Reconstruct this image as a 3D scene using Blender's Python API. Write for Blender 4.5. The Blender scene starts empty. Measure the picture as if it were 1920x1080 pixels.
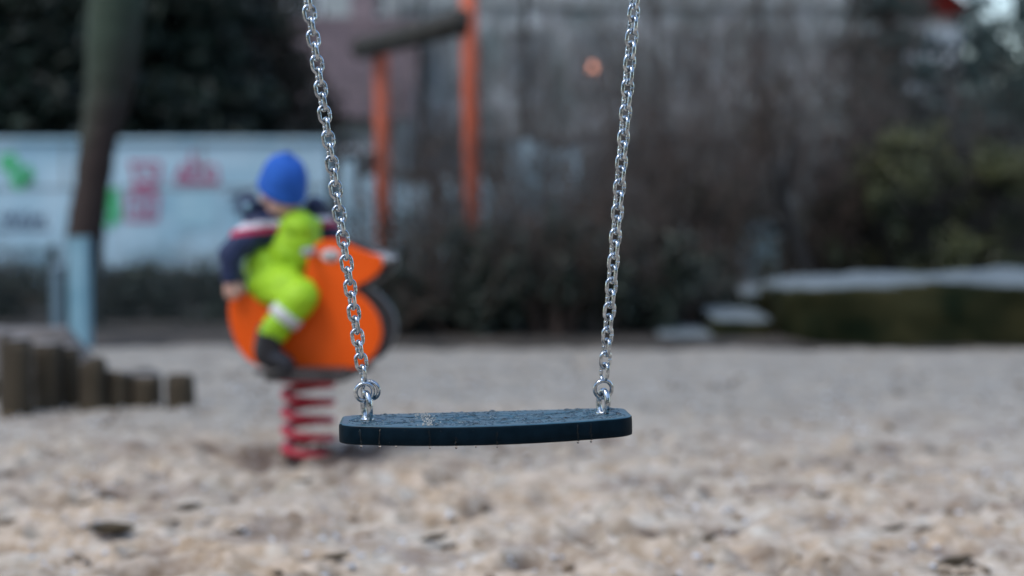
import bpy, bmesh, math, random
import numpy as np
from mathutils import Vector, Matrix, noise

R = math.radians
SC = bpy.context.scene
COL = SC.collection
random.seed(7)

# ------------------------------------------------------------------ camera
F = 2667.0                     # focal length in photo pixels (50 mm on 36 mm, 1920 wide)
HORIZON = 415.0
PITCH = math.atan((540 - HORIZON) / F)
CAM_H = 0.843
cp, sp = math.cos(PITCH), math.sin(PITCH)


def P(px, py, Y):
    a = (px - 960) / F
    b = (540 - py) / F
    dy = cp + b * sp
    dz = -sp + b * cp
    t = Y / dy
    return Vector((a * t, Y, CAM_H + dz * t))


def G(px, py, z=0.0):
    a = (px - 960) / F
    b = (540 - py) / F
    dy = cp + b * sp
    dz = -sp + b * cp
    t = (z - CAM_H) / dz
    return Vector((a * t, dy * t, z))


cam = bpy.data.cameras.new('camera')
cam_o = bpy.data.objects.new('camera', cam)
COL.objects.link(cam_o)
cam_o.location = (0, 0, CAM_H)
cam_o.rotation_euler = (R(90) - PITCH, 0, 0)
cam.sensor_width = 36
cam.lens = 36 * F / 1920
cam.clip_end = 2000
cam.dof.use_dof = True
cam.dof.focus_distance = 2.10
cam.dof.aperture_fstop = 1.65
SC.camera = cam_o

# ------------------------------------------------------------------ light
SUN_EL, SUN_AZ = R(58), R(228)          # azimuth measured clockwise from +Y
w = bpy.data.worlds.new('World')
SC.world = w
w.use_nodes = True
nt = w.node_tree
nt.nodes.clear()
sky = nt.nodes.new('ShaderNodeTexSky')
sky.sky_type = 'NISHITA'
sky.sun_disc = False
sky.sun_elevation = SUN_EL
sky.sun_rotation = SUN_AZ
sky.air_density = 1.25
sky.dust_density = 1.2
sky.ozone_density = 0.7
bg = nt.nodes.new('ShaderNodeBackground')
bg.inputs['Strength'].default_value = 0.12
wo = nt.nodes.new('ShaderNodeOutputWorld')
nt.links.new(sky.outputs[0], bg.inputs[0])
nt.links.new(bg.outputs[0], wo.inputs[0])

sun = bpy.data.lights.new('sun', 'SUN')
sun.energy = 0.8
sun.angle = R(28)
sun.color = (1.0, 0.95, 0.88)
sun_o = bpy.data.objects.new('sun', sun)
COL.objects.link(sun_o)
d = Vector((math.sin(SUN_AZ) * math.cos(SUN_EL), math.cos(SUN_AZ) * math.cos(SUN_EL), math.sin(SUN_EL)))
sun_o.rotation_euler = d.to_track_quat('Z', 'Y').to_euler()
sun_o.location = (0, 0, 20)

SC.view_settings.view_transform = 'Standard'
SC.view_settings.look = 'None'
SC.view_settings.exposure = 1.0
SC.view_settings.gamma = 1
SC.render.engine = 'CYCLES'
SC.cycles.use_denoising = True
SC.cycles.max_bounces = 6

# ------------------------------------------------------------------ materials


def mat(name, c1, c2=None, rough=0.7, scale=8.0, metal=0.0, bump=0.0, bscale=None, detail=4.0,
        lo=0.35, hi=0.65, island=0.0, spec=0.5, coat=0.0, stretch=None, dist=0.02):
    m = bpy.data.materials.new(name)
    m.use_nodes = True
    t = m.node_tree
    b = t.nodes['Principled BSDF']
    b.inputs['Roughness'].default_value = rough
    b.inputs['Metallic'].default_value = metal
    b.inputs['Specular IOR Level'].default_value = spec
    if coat:
        b.inputs['Coat Weight'].default_value = coat
        b.inputs['Coat Roughness'].default_value = 0.32
        b.inputs['Coat IOR'].default_value = 1.4
    tc = t.nodes.new('ShaderNodeTexCoord')
    src = tc.outputs['Object']
    if stretch:
        mp = t.nodes.new('ShaderNodeMapping')
        mp.inputs['Scale'].default_value = stretch
        t.links.new(src, mp.inputs[0])
        src = mp.outputs[0]
    if c2 is None:
        c2 = tuple(min(1, x * 1.15) for x in c1)
    n = t.nodes.new('ShaderNodeTexNoise')
    n.inputs['Scale'].default_value = scale
    n.inputs['Detail'].default_value = detail
    t.links.new(src, n.inputs['Vector'])
    r = t.nodes.new('ShaderNodeValToRGB')
    r.color_ramp.elements[0].position = lo
    r.color_ramp.elements[1].position = hi
    r.color_ramp.elements[0].color = (*c1, 1)
    r.color_ramp.elements[1].color = (*c2, 1)
    t.links.new(n.outputs['Fac'], r.inputs[0])
    col = r.outputs[0]
    if island:
        g = t.nodes.new('ShaderNodeNewGeometry')
        mr = t.nodes.new('ShaderNodeMapRange')
        mr.inputs['To Min'].default_value = 1 - island
        mr.inputs['To Max'].default_value = 1 + island
        t.links.new(g.outputs['Random Per Island'], mr.inputs['Value'])
        hs = t.nodes.new('ShaderNodeHueSaturation')
        t.links.new(mr.outputs[0], hs.inputs['Value'])
        t.links.new(col, hs.inputs['Color'])
        col = hs.outputs[0]
    t.links.new(col, b.inputs['Base Color'])
    if bump:
        n2 = t.nodes.new('ShaderNodeTexNoise')
        n2.inputs['Scale'].default_value = bscale or scale * 4
        n2.inputs['Detail'].default_value = 5
        t.links.new(src, n2.inputs['Vector'])
        bp = t.nodes.new('ShaderNodeBump')
        bp.inputs['Strength'].default_value = bump
        bp.inputs['Distance'].default_value = dist
        t.links.new(n2.outputs['Fac'], bp.inputs['Height'])
        t.links.new(bp.outputs[0], b.inputs['Normal'])
    return m


M = {}
M['steel'] = mat('galvanized steel', (0.26, 0.29, 0.32), (0.62, 0.67, 0.71), rough=0.15, metal=1.0, scale=160,
                 bump=0.35, bscale=300, dist=0.001)
M['rubber'] = mat('sky-tinted wet rubber', (0.006, 0.052, 0.080), (0.010, 0.075, 0.11), rough=0.42, coat=1.0, scale=60,
                  bump=0.25, bscale=500, dist=0.0006)  # wet seat top; its lighter blue also paints in the reflected sky
M['rubber_shaded'] = mat('shade-darkened rubber', (0.0016, 0.0075, 0.013), (0.0028, 0.011, 0.019), rough=0.5, scale=60, spec=0.05,
                       bump=0.25, bscale=500, dist=0.0006)  # same rubber, base colour darkened to paint the shaded front
M['soil'] = mat('dark garden soil', (0.02, 0.018, 0.015), (0.06, 0.05, 0.04), rough=0.9, scale=3, bump=0.6)
M['grains'] = mat('sand grains', (0.45, 0.42, 0.36), (0.6, 0.57, 0.5), rough=0.9, scale=300)
M['orange_panel'] = mat('orange plastic panel', (0.84, 0.100, 0.005), (0.90, 0.115, 0.008), rough=0.45, scale=5, spec=0.2)
M['grey_panel'] = mat('dark grey plastic panel', (0.045, 0.05, 0.055), (0.06, 0.065, 0.07), rough=0.5, scale=6)
M['pale_edge'] = mat('pale grey plastic edge', (0.32, 0.34, 0.35), (0.40, 0.42, 0.43), rough=0.5, scale=10)
M['eye_white'] = mat('pale plastic', (0.55, 0.55, 0.54), (0.6, 0.6, 0.6), rough=0.45)
M['black_plastic'] = mat('black plastic', (0.012, 0.012, 0.013), (0.02, 0.02, 0.022), rough=0.4)
M['rest_board'] = mat('worn dark board', (0.02, 0.017, 0.017), (0.055, 0.045, 0.045), rough=0.55, scale=12)
M['spring'] = mat('red powder coated spring', (0.42, 0.010, 0.030), (0.50, 0.02, 0.04), rough=0.3, scale=12)
M['skin'] = mat('skin', (0.62, 0.36, 0.28), (0.70, 0.43, 0.34), rough=0.5, scale=14)
M['hat'] = mat('blue fleece', (0.010, 0.085, 0.40), (0.014, 0.11, 0.48), rough=0.9, scale=30, bump=0.4, bscale=220, dist=0.004)
M['navy'] = mat('navy padded fabric', (0.008, 0.016, 0.055), (0.013, 0.026, 0.085), rough=0.7, scale=10, bump=0.5, bscale=18)
M['jacket_white'] = mat('white fabric', (0.55, 0.53, 0.58), (0.62, 0.6, 0.65), rough=0.8)
M['jacket_red'] = mat('crimson fabric', (0.42, 0.015, 0.06), (0.48, 0.02, 0.075), rough=0.8)
M['lime'] = mat('lime green fabric', (0.27, 0.52, 0.004), (0.36, 0.62, 0.006), rough=0.6, scale=9, bump=0.6, bscale=16)
M['reflective'] = mat('silver reflective tape', (0.5, 0.52, 0.5), (0.58, 0.6, 0.58), rough=0.4)
M['boot'] = mat('black boot rubber', (0.010, 0.010, 0.013), (0.02, 0.02, 0.025), rough=0.45)
M['hair'] = mat('brown hair', (0.06, 0.035, 0.02), (0.1, 0.06, 0.035), rough=0.6, scale=60)
M['iris'] = mat('dark eye', (0.02, 0.015, 0.012), rough=0.15)
M['lips'] = mat('lips', (0.5, 0.2, 0.18), rough=0.5)
M['log'] = mat('weathered log', (0.012, 0.009, 0.005), (0.062, 0.046, 0.026), rough=0.85, scale=7, stretch=(1, 1, 0.15), bump=0.6, bscale=30)
M['log_end'] = mat('pale log end', (0.16, 0.155, 0.15), (0.30, 0.29, 0.285), rough=0.8, scale=25)
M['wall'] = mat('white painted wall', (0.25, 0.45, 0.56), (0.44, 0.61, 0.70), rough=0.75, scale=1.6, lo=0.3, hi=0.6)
M['seam'] = mat('grey wall seam', (0.2, 0.24, 0.26), (0.3, 0.34, 0.35), rough=0.8)
M['spray_green'] = mat('green spray paint', (0.03, 0.38, 0.12), (0.10, 0.5, 0.25), rough=0.6)
M['spray_red'] = mat('red spray paint', (0.36, 0.06, 0.14), (0.45, 0.13, 0.23), rough=0.6)
M['spray_blue'] = mat('dark blue spray paint', (0.05, 0.08, 0.14), (0.12, 0.17, 0.24), rough=0.6)
M['spray_cyan'] = mat('cyan paint', (0.30, 0.52, 0.62), (0.38, 0.58, 0.66), rough=0.6, scale=2)
M['post_grey'] = mat('pale blue grey paint', (0.18, 0.35, 0.43), (0.25, 0.43, 0.51), rough=0.5, scale=4)
M['post_dull'] = mat('dull blue grey paint', (0.12, 0.19, 0.23), (0.17, 0.25, 0.30), rough=0.5, scale=4)
M['wire'] = mat('dark fence wire', (0.02, 0.03, 0.03), (0.035, 0.045, 0.045), rough=0.5)
M['orange_post'] = mat('red orange painted post', (0.45, 0.085, 0.035), (0.56, 0.12, 0.05), rough=0.55, scale=5, stretch=(1, 1, 0.3))
M['dark_beam'] = mat('dark wet beam', (0.02, 0.018, 0.014), (0.045, 0.04, 0.03), rough=0.7, scale=6)
M['roof'] = mat('old clay tile roof', (0.17, 0.13, 0.145), (0.24, 0.185, 0.195), rough=0.85, scale=1.5, bump=0.5)
M['red_roof'] = mat('red clay tile roof', (0.42, 0.10, 0.09), (0.5, 0.16, 0.14), rough=0.85, scale=1.5)
M['plaster'] = mat('pale plaster', (0.30, 0.33, 0.33), (0.40, 0.42, 0.42), rough=0.85, scale=0.6)
M['plaster_mauve'] = mat('mauve grey plaster', (0.17, 0.21, 0.21), (0.50, 0.52, 0.53), rough=0.85, scale=0.7, lo=0.42, hi=0.62)
M['white_trim'] = mat('white window trim', (0.62, 0.64, 0.66), (0.7, 0.72, 0.74), rough=0.5)
M['pane'] = mat('window glass', (0.03, 0.04, 0.05), (0.05, 0.06, 0.07), rough=0.08, scale=2)
M['stem'] = mat('bare twig bark', (0.05, 0.042, 0.036), (0.13, 0.108, 0.095), rough=0.85, scale=3, island=0.75)
M['stem_red'] = mat('reddish twig bark', (0.06, 0.04, 0.031), (0.125, 0.085, 0.066), rough=0.85, scale=3, island=0.7)
M['stem_dark'] = mat('dark wet bark', (0.012, 0.011, 0.010), (0.03, 0.027, 0.024), rough=0.85, scale=5)
M['leaf_dry'] = mat('dry brown leaf', (0.09, 0.05, 0.025), (0.17, 0.10, 0.05), rough=0.8, scale=2, island=0.4)
M['leaf_dark'] = mat('dark evergreen leaf', (0.014, 0.024, 0.017), (0.034, 0.05, 0.034), rough=0.5, scale=1.5, island=0.5)
M['leaf_yew'] = mat('blackish conifer needle', (0.003, 0.011, 0.007), (0.008, 0.024, 0.014), rough=0.6, scale=1, island=0.5)
M['leaf_teal'] = mat('blue green conifer needle', (0.018, 0.042, 0.040), (0.04, 0.075, 0.07), rough=0.6, scale=0.8, island=0.45)
M['leaf_olive'] = mat('olive green leaf', (0.026, 0.04, 0.018), (0.13, 0.135, 0.05), rough=0.55, scale=1.5, island=0.5)
M['leaf_brown'] = mat('brown twiggy foliage', (0.03, 0.027, 0.02), (0.065, 0.055, 0.038), rough=0.8, scale=1.5, island=0.5)
M['cone_trunk'] = mat('dark conifer bark', (0.03, 0.022, 0.016), (0.06, 0.045, 0.035), rough=0.9, scale=6)
M['chip'] = mat('brown bark chip', (0.03, 0.022, 0.012), (0.08, 0.058, 0.03), rough=0.85, scale=30)
M['pebble'] = mat('pale pebble', (0.45, 0.47, 0.5), (0.62, 0.64, 0.68), rough=0.6, scale=20, island=0.3)
M['clump'] = mat('damp sand clump', (0.12, 0.085, 0.055), (0.24, 0.18, 0.12), rough=0.9, scale=30, island=0.4)


M['pane_pale'] = mat('curtained window glass', (0.16, 0.18, 0.19), (0.24, 0.26, 0.27), rough=0.35, scale=2)


M['bank'] = mat('damp packed sand', (0.10, 0.088, 0.08), (0.19, 0.175, 0.165), rough=0.9, scale=9, bump=0.6)


M['rim'] = mat('sky-lit grey rim', (0.16, 0.175, 0.185), (0.25, 0.27, 0.28), rough=0.5, scale=10)  # paler grey stands in for skylight along the panel edge


def glass_water():
    m = bpy.data.materials.new('water')
    m.use_nodes = True
    t = m.node_tree
    b = t.nodes['Principled BSDF']
    b.inputs['Roughness'].default_value = 0.02
    b.inputs['IOR'].default_value = 1.33
    b.inputs['Transmission Weight'].default_value = 1.0
    n = t.nodes.new('ShaderNodeTexNoise')
    n.inputs['Scale'].default_value = 300
    bp = t.nodes.new('ShaderNodeBump')
    bp.inputs['Strength'].default_value = 0.05
    bp.inputs['Distance'].default_value = 0.0005
    t.links.new(n.outputs['Fac'], bp.inputs['Height'])
    t.links.new(bp.outputs[0], b.inputs['Normal'])
    return m


M['water'] = glass_water()


def sand_material():
    m = bpy.data.materials.new('trampled sand')
    m.use_nodes = True
    t = m.node_tree
    b = t.nodes['Principled BSDF']
    b.inputs['Roughness'].default_value = 0.85
    tc = t.nodes.new('ShaderNodeTexCoord')

    def noise_(scale, detail=5, rough=0.55):
        n = t.nodes.new('ShaderNodeTexNoise')
        n.inputs['Scale'].default_value = scale
        n.inputs['Detail'].default_value = detail
        n.inputs['Roughness'].default_value = rough
        t.links.new(tc.outputs['Object'], n.inputs['Vector'])
        return n.outputs['Fac']

    def ramp(fac, p0, p1, c0=(0, 0, 0, 1), c1=(1, 1, 1, 1)):
        r = t.nodes.new('ShaderNodeValToRGB')
        r.color_ramp.elements[0].position = p0
        r.color_ramp.elements[1].position = p1
        r.color_ramp.elements[0].color = c0
        r.color_ramp.elements[1].color = c1
        t.links.new(fac, r.inputs[0])
        return r.outputs[0]

    def mix(fac, a, bb, mode='MIX', f=None):
        x = t.nodes.new('ShaderNodeMix')
        x.data_type = 'RGBA'
        x.blend_type = mode
        if f is None:
            t.links.new(fac, x.inputs[0])
        else:
            x.inputs[0].default_value = f
        for s, v in ((x.inputs[6], a), (x.inputs[7], bb)):
            if isinstance(v, tuple):
                s.default_value = v
            else:
                t.links.new(v, s)
        return x.outputs[2]

    base = ramp(noise_(1.3, 6), 0.38, 0.62, (0.57, 0.42, 0.275, 1), (0.49, 0.42, 0.33, 1))
    c = mix(ramp(noise_(7, 6, 0.65), 0.50, 0.62), base, (0.60, 0.54, 0.44, 1))
    c = mix(ramp(noise_(2.6, 7, 0.7), 0.50, 0.62), c, (0.24, 0.16, 0.105, 1))
    c = mix(ramp(noise_(13, 5, 0.6), 0.64, 0.74), c, (0.22, 0.155, 0.10, 1))
    c = mix(ramp(noise_(30, 3, 0.6), 0.66, 0.72), c, (0.70, 0.71, 0.72, 1))
    c = mix(ramp(noise_(21, 5, 0.65), 0.40, 0.60), mix(None, c, (0.20, 0.145, 0.095, 1), f=0.42), mix(None, c, (0.72, 0.69, 0.64, 1), f=0.28))
    # the sand farther from the swing blends to a darker, greyer tone
    sp_ = t.nodes.new('ShaderNodeSeparateXYZ')
    t.links.new(tc.outputs['Object'], sp_.inputs[0])
    ad = t.nodes.new('ShaderNodeMath')
    ad.operation = 'MULTIPLY_ADD'
    ad.inputs[1].default_value = 3.0
    t.links.new(noise_(0.9, 5, 0.6), ad.inputs[0])
    t.links.new(sp_.outputs[1], ad.inputs[2])
    mr_ = t.nodes.new('ShaderNodeMapRange')
    mr_.inputs['From Min'].default_value = 5.6
    mr_.inputs['From Max'].default_value = 8.2
    mr_.inputs['To Max'].default_value = 0.92
    t.links.new(ad.outputs[0], mr_.inputs['Value'])
    wet = mix(ramp(noise_(5, 6, 0.65), 0.40, 0.62), (0.235, 0.22, 0.19, 1), (0.325, 0.305, 0.265, 1))
    c = mix(mr_.outputs[0], c, wet)
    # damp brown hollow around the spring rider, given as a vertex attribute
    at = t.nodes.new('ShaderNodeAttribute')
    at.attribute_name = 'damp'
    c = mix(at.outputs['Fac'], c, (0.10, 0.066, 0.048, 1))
    t.links.new(c, b.inputs['Base Color'])
    bp = t.nodes.new('ShaderNodeBump')
    bp.inputs['Strength'].default_value = 0.8
    bp.inputs['Distance'].default_value = 0.012
    t.links.new(noise_(45, 6, 0.7), bp.inputs['Height'])
    t.links.new(bp.outputs[0], b.inputs['Normal'])
    return m


def moss_rock():
    m = bpy.data.materials.new('mossy stone')
    m.use_nodes = True
    t = m.node_tree
    b = t.nodes['Principled BSDF']
    b.inputs['Roughness'].default_value = 0.8
    b.inputs['Specular IOR Level'].default_value = 0.12
    tc = t.nodes.new('ShaderNodeTexCoord')
    g = t.nodes.new('ShaderNodeNewGeometry')
    s = t.nodes.new('ShaderNodeSeparateXYZ')
    t.links.new(g.outputs['True Normal'], s.inputs[0])
    n = t.nodes.new('ShaderNodeTexNoise')
    n.inputs['Scale'].default_value = 3.5
    n.inputs['Detail'].default_value = 6
    t.links.new(tc.outputs['Object'], n.inputs['Vector'])
    a = t.nodes.new('ShaderNodeMath')
    a.operation = 'MULTIPLY_ADD'
    a.inputs[1].default_value = 0.5
    t.links.new(n.outputs['Fac'], a.inputs[0])
    t.links.new(s.outputs[2], a.inputs[2])
    r = t.nodes.new('ShaderNodeValToRGB')
    r.color_ramp.elements[0].position = 0.85
    r.color_ramp.elements[1].position = 1.05
    t.links.new(a.outputs[0], r.inputs[0])
    moss = t.nodes.new('ShaderNodeValToRGB')
    moss.color_ramp.elements[0].color = (0.005, 0.010, 0.003, 1)
    moss.color_ramp.elements[1].color = (0.034, 0.032, 0.012, 1)
    moss.color_ramp.elements[0].position = 0.35
    moss.color_ramp.elements[1].position = 0.68
    t.links.new(n.outputs['Fac'], moss.inputs[0])
    n3 = t.nodes.new('ShaderNodeTexNoise')
    n3.inputs['Scale'].default_value = 9
    t.links.new(tc.outputs['Object'], n3.inputs['Vector'])
    st = t.nodes.new('ShaderNodeValToRGB')
    st.color_ramp.elements[0].color = (0.085, 0.11, 0.12, 1)
    st.color_ramp.elements[1].color = (0.21, 0.245, 0.26, 1)
    t.links.new(n3.outputs['Fac'], st.inputs[0])
    x = t.nodes.new('ShaderNodeMix')
    x.data_type = 'RGBA'
    t.links.new(r.outputs[0], x.inputs[0])
    t.links.new(moss.outputs[0], x.inputs[6])
    t.links.new(st.outputs[0], x.inputs[7])
    t.links.new(x.outputs[2], b.inputs['Base Color'])
    bp = t.nodes.new('ShaderNodeBump')
    bp.inputs['Strength'].default_value = 0.6
    bp.inputs['Distance'].default_value = 0.02
    t.links.new(n3.outputs['Fac'], bp.inputs['Height'])
    t.links.new(bp.outputs[0], b.inputs['Normal'])
    return m


def trunk_material():
    m = bpy.data.materials.new('mossy bark')
    m.use_nodes = True
    t = m.node_tree
    b = t.nodes['Principled BSDF']
    b.inputs['Roughness'].default_value = 0.9
    tc = t.nodes.new('ShaderNodeTexCoord')
    s = t.nodes.new('ShaderNodeSeparateXYZ')
    t.links.new(tc.outputs['Object'], s.inputs[0])
    n = t.nodes.new('ShaderNodeTexNoise')
    n.inputs['Scale'].default_value = 3
    n.inputs['Detail'].default_value = 6
    t.links.new(tc.outputs['Object'], n.inputs['Vector'])
    a = t.nodes.new('ShaderNodeMath')
    a.operation = 'MULTIPLY_ADD'
    a.inputs[1].default_value = 1.1
    t.links.new(n.outputs['Fac'], a.inputs[0])
    a2 = t.nodes.new('ShaderNodeMath')
    a2.operation = 'MULTIPLY_ADD'
    a2.inputs[1].default_value = -1.6
    t.links.new(s.outputs[0], a2.inputs[0])
    t.links.new(s.outputs[2], a2.inputs[2])
    t.links.new(a2.outputs[0], a.inputs[2])
    r = t.nodes.new('ShaderNodeValToRGB')
    r.color_ramp.elements[0].position = 0.0
    r.color_ramp.elements[1].position = 1.0
    r.color_ramp.elements[0].color = (0.035, 0.022, 0.018, 1)
    r.color_ramp.elements[1].color = (0.03, 0.048, 0.03, 1)
    mr = t.nodes.new('ShaderNodeMapRange')
    mr.inputs['From Min'].default_value = 1.75
    mr.inputs['From Max'].default_value = 2.45
    t.links.new(a.outputs[0], mr.inputs['Value'])
    t.links.new(mr.outputs[0], r.inputs[0])
    t.links.new(r.outputs[0], b.inputs['Base Color'])
    bp = t.nodes.new('ShaderNodeBump')
    bp.inputs['Strength'].default_value = 0.8
    bp.inputs['Distance'].default_value = 0.03
    n2 = t.nodes.new('ShaderNodeTexNoise')
    n2.inputs['Scale'].default_value = 14
    t.links.new(tc.outputs['Object'], n2.inputs['Vector'])
    t.links.new(n2.outputs['Fac'], bp.inputs['Height'])
    t.links.new(bp.outputs[0], b.inputs['Normal'])
    return m


def emit(name, c, s):
    m = bpy.data.materials.new(name)
    m.use_nodes = True
    b = m.node_tree.nodes['Principled BSDF']
    b.inputs['Base Color'].default_value = (*c, 1)
    b.inputs['Emission Color'].default_value = (*c, 1)
    b.inputs['Emission Strength'].default_value = s
    return m


M['sand'] = sand_material()
M['rock'] = moss_rock()
M['trunk'] = trunk_material()
M['lamp'] = emit('orange lamp light', (1.0, 0.42, 0.28), 1.6)

# ------------------------------------------------------------------ mesh helpers


class MB:
    def __init__(self):
        self.v = []
        self.f = []

    def add(self, vs, fs):
        n = len(self.v)
        self.v += [tuple(x) for x in vs]
        self.f += [tuple(i + n for i in f) for f in fs]
        return self

    def box(self, c, s, rot=None):
        c = Vector(c)
        vs = []
        for x in (-.5, .5):
            for y in (-.5, .5):
                for z in (-.5, .5):
                    p = Vector((x * s[0], y * s[1], z * s[2]))
                    if rot:
                        p = rot @ p
                    vs.append(c + p)
        return self.add(vs, [(0, 1, 3, 2), (4, 6, 7, 5), (0, 4, 5, 1), (2, 3, 7, 6), (0, 2, 6, 4), (1, 5, 7, 3)])

    def tube(self, pts, rad, sides=8, caps=True, closed=False):
        pts = [Vector(p) for p in pts]
        n = len(pts)
        if not hasattr(rad, '__len__'):
            rad = [rad] * n
        vs, fs = [], []
        up = None
        for i, p in enumerate(pts):
            if closed:
                t = pts[(i + 1) % n] - pts[i - 1]
            else:
                t = pts[min(i + 1, n - 1)] - pts[max(i - 1, 0)]
            if t.length < 1e-9:
                t = Vector((0, 0, 1))
            t.normalize()
            if up is None:
                up = Vector((1, 0, 0)) if abs(t.x) < 0.8 else Vector((0, 1, 0))
            u = up - t * up.dot(t)
            if u.length < 1e-6:
                u = t.orthogonal()
            u.normalize()
            up = u
            v = t.cross(u)
            for k in range(sides):
                a = 2 * math.pi * k / sides
                vs.append(p + (u * math.cos(a) + v * math.sin(a)) * rad[i])
        m = n if closed else n - 1
        for i in range(m):
            for k in range(sides):
                a, b2 = i * sides + k, i * sides + (k + 1) % sides
                j = (i + 1) % n
                fs.append((a, b2, j * sides + (k + 1) % sides, j * sides + k))
        if caps and not closed:
            fs.append(tuple(range(sides))[::-1])
            fs.append(tuple((n - 1) * sides + k for k in range(sides)))
        return self.add(vs, fs)

    def ball(self, c, r, seg=16, ring=10, rot=None):
        c = Vector(c)
        if not hasattr(r, '__len__'):
            r = (r, r, r)
        vs, fs = [], []
        for i in range(ring + 1):
            th = math.pi * i / ring
            for k in range(seg):
                a = 2 * math.pi * k / seg
                p = Vector((r[0] * math.sin(th) * math.cos(a), r[1] * math.sin(th) * math.sin(a), r[2] * math.cos(th)))
                if rot:
                    p = rot @ p
                vs.append(c + p)
        for i in range(ring):
            for k in range(seg):
                fs.append((i * seg + k, (i + 1) * seg + k, (i + 1) * seg + (k + 1) % seg, i * seg + (k + 1) % seg))
        return self.add(vs, fs)

    def capsule(self, a, b, ra, rb, seg=14):
        a, b = Vector(a), Vector(b)
        ax = b - a
        L = ax.length
        t = ax / L
        pts, rad = [], []
        for i in range(6):
            th = math.pi / 2 * (1 - i / 5)
            pts.append(a - t * ra * math.sin(th))
            rad.append(max(ra * math.cos(th), 1e-4))
        for i in range(6):
            th = math.pi / 2 * i / 5
            pts.append(b + t * rb * math.sin(th))
            rad.append(max(rb * math.cos(th), 1e-4))
        return self.tube(pts, rad, seg)

    def prism(self, outline, y0, y1, bev=0.0):
        """outline: list of (x, z); extruded along y."""
        n = len(outline)
        vs = [(x, y0, z) for x, z in outline] + [(x, y1, z) for x, z in outline]
        fs = [tuple(range(n)), tuple(range(2 * n - 1, n - 1, -1))]
        for i in range(n):
            j = (i + 1) % n
            fs.append((i, i + n, j + n, j))
        return self.add(vs, fs)

    def mesh(self, name, off=(0, 0, 0)):
        me = bpy.data.meshes.new(name)
        o = Vector(off)
        me.from_pydata([Vector(p) - o for p in self.v], [], self.f)
        me.update()
        return me


def smooth(me, on=True):
    me.polygons.foreach_set('use_smooth', [on] * len(me.polygons))


def link(name, me, material, parent=None, loc=(0, 0, 0), sm=True):
    o = bpy.data.objects.new(name, me)
    COL.objects.link(o)
    if material is not None and not me.materials:
        me.materials.append(material)
    if sm:
        smooth(me)
    o.location = loc
    if parent:
        o.parent = parent
    return o


def tag(o, label=None, cat=None, group=None, kind=None):
    if label:
        o['label'] = label
    if cat:
        o['category'] = cat
    if group:
        o['group'] = group
    if kind:
        o['kind'] = kind
    return o


def empty(name, loc, rz=0.0):
    o = bpy.data.objects.new(name, None)
    o.empty_display_size = 0.1
    COL.objects.link(o)
    o.location = loc
    o.rotation_euler = (0, 0, rz)
    return o


def copy_tree(o, parent=None):
    c = o.copy()
    COL.objects.link(c)
    c.parent = parent
    for ch in list(o.children):
        copy_tree(ch, c)
    return c


def catmull(pts, n=8, closed=True):
    out = []
    m = len(pts)
    rng = range(m) if closed else range(m - 1)
    for i in rng:
        if closed:
            p0, p1, p2, p3 = pts[i - 1], pts[i], pts[(i + 1) % m], pts[(i + 2) % m]
        else:
            p0, p1, p2, p3 = pts[max(i - 1, 0)], pts[i], pts[i + 1], pts[min(i + 2, m - 1)]
        for k in range(n):
            t = k / n
            out.append(tuple(0.5 * ((2 * b) + (-a + c) * t + (2 * a - 5 * b + 4 * c - d2) * t * t + (-a + 3 * b - 3 * c + d2) * t ** 3)
                             for a, b, c, d2 in zip(p0, p1, p2, p3)))
    if not closed:
        out.append(tuple(pts[-1]))
    return out


def remeshed(mb, name, voxel, off, smooth_it=6, push=0.0):
    """union the overlapping shapes into ONE continuous skin"""
    me = mb.mesh(name + '_raw', off)
    o = bpy.data.objects.new('tmp', me)
    COL.objects.link(o)
    m = o.modifiers.new('r', 'REMESH')
    m.mode = 'VOXEL'
    m.voxel_size = voxel
    m.use_smooth_shade = True
    if smooth_it:
        s = o.modifiers.new('s', 'SMOOTH')
        s.factor = 0.5
        s.iterations = smooth_it
    dg = bpy.context.evaluated_depsgraph_get()
    out = bpy.data.meshes.new_from_object(o.evaluated_get(dg))
    out.name = name
    bpy.data.objects.remove(o)
    bpy.data.meshes.remove(me)
    out.materials.clear()
    return out


def quads_np(name, v, nq):
    """v: (4*nq, 3) array of independent quads"""
    me = bpy.data.meshes.new(name)
    me.vertices.add(4 * nq)
    me.vertices.foreach_set('co', v.astype(np.float32).ravel())
    me.loops.add(4 * nq)
    me.loops.foreach_set('vertex_index', np.arange(4 * nq, dtype=np.int32))
    me.polygons.add(nq)
    me.polygons.foreach_set('loop_start', np.arange(nq, dtype=np.int32) * 4)
    me.polygons.foreach_set('loop_total', np.full(nq, 4, dtype=np.int32))
    me.update(calc_edges=True)
    return me


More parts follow.
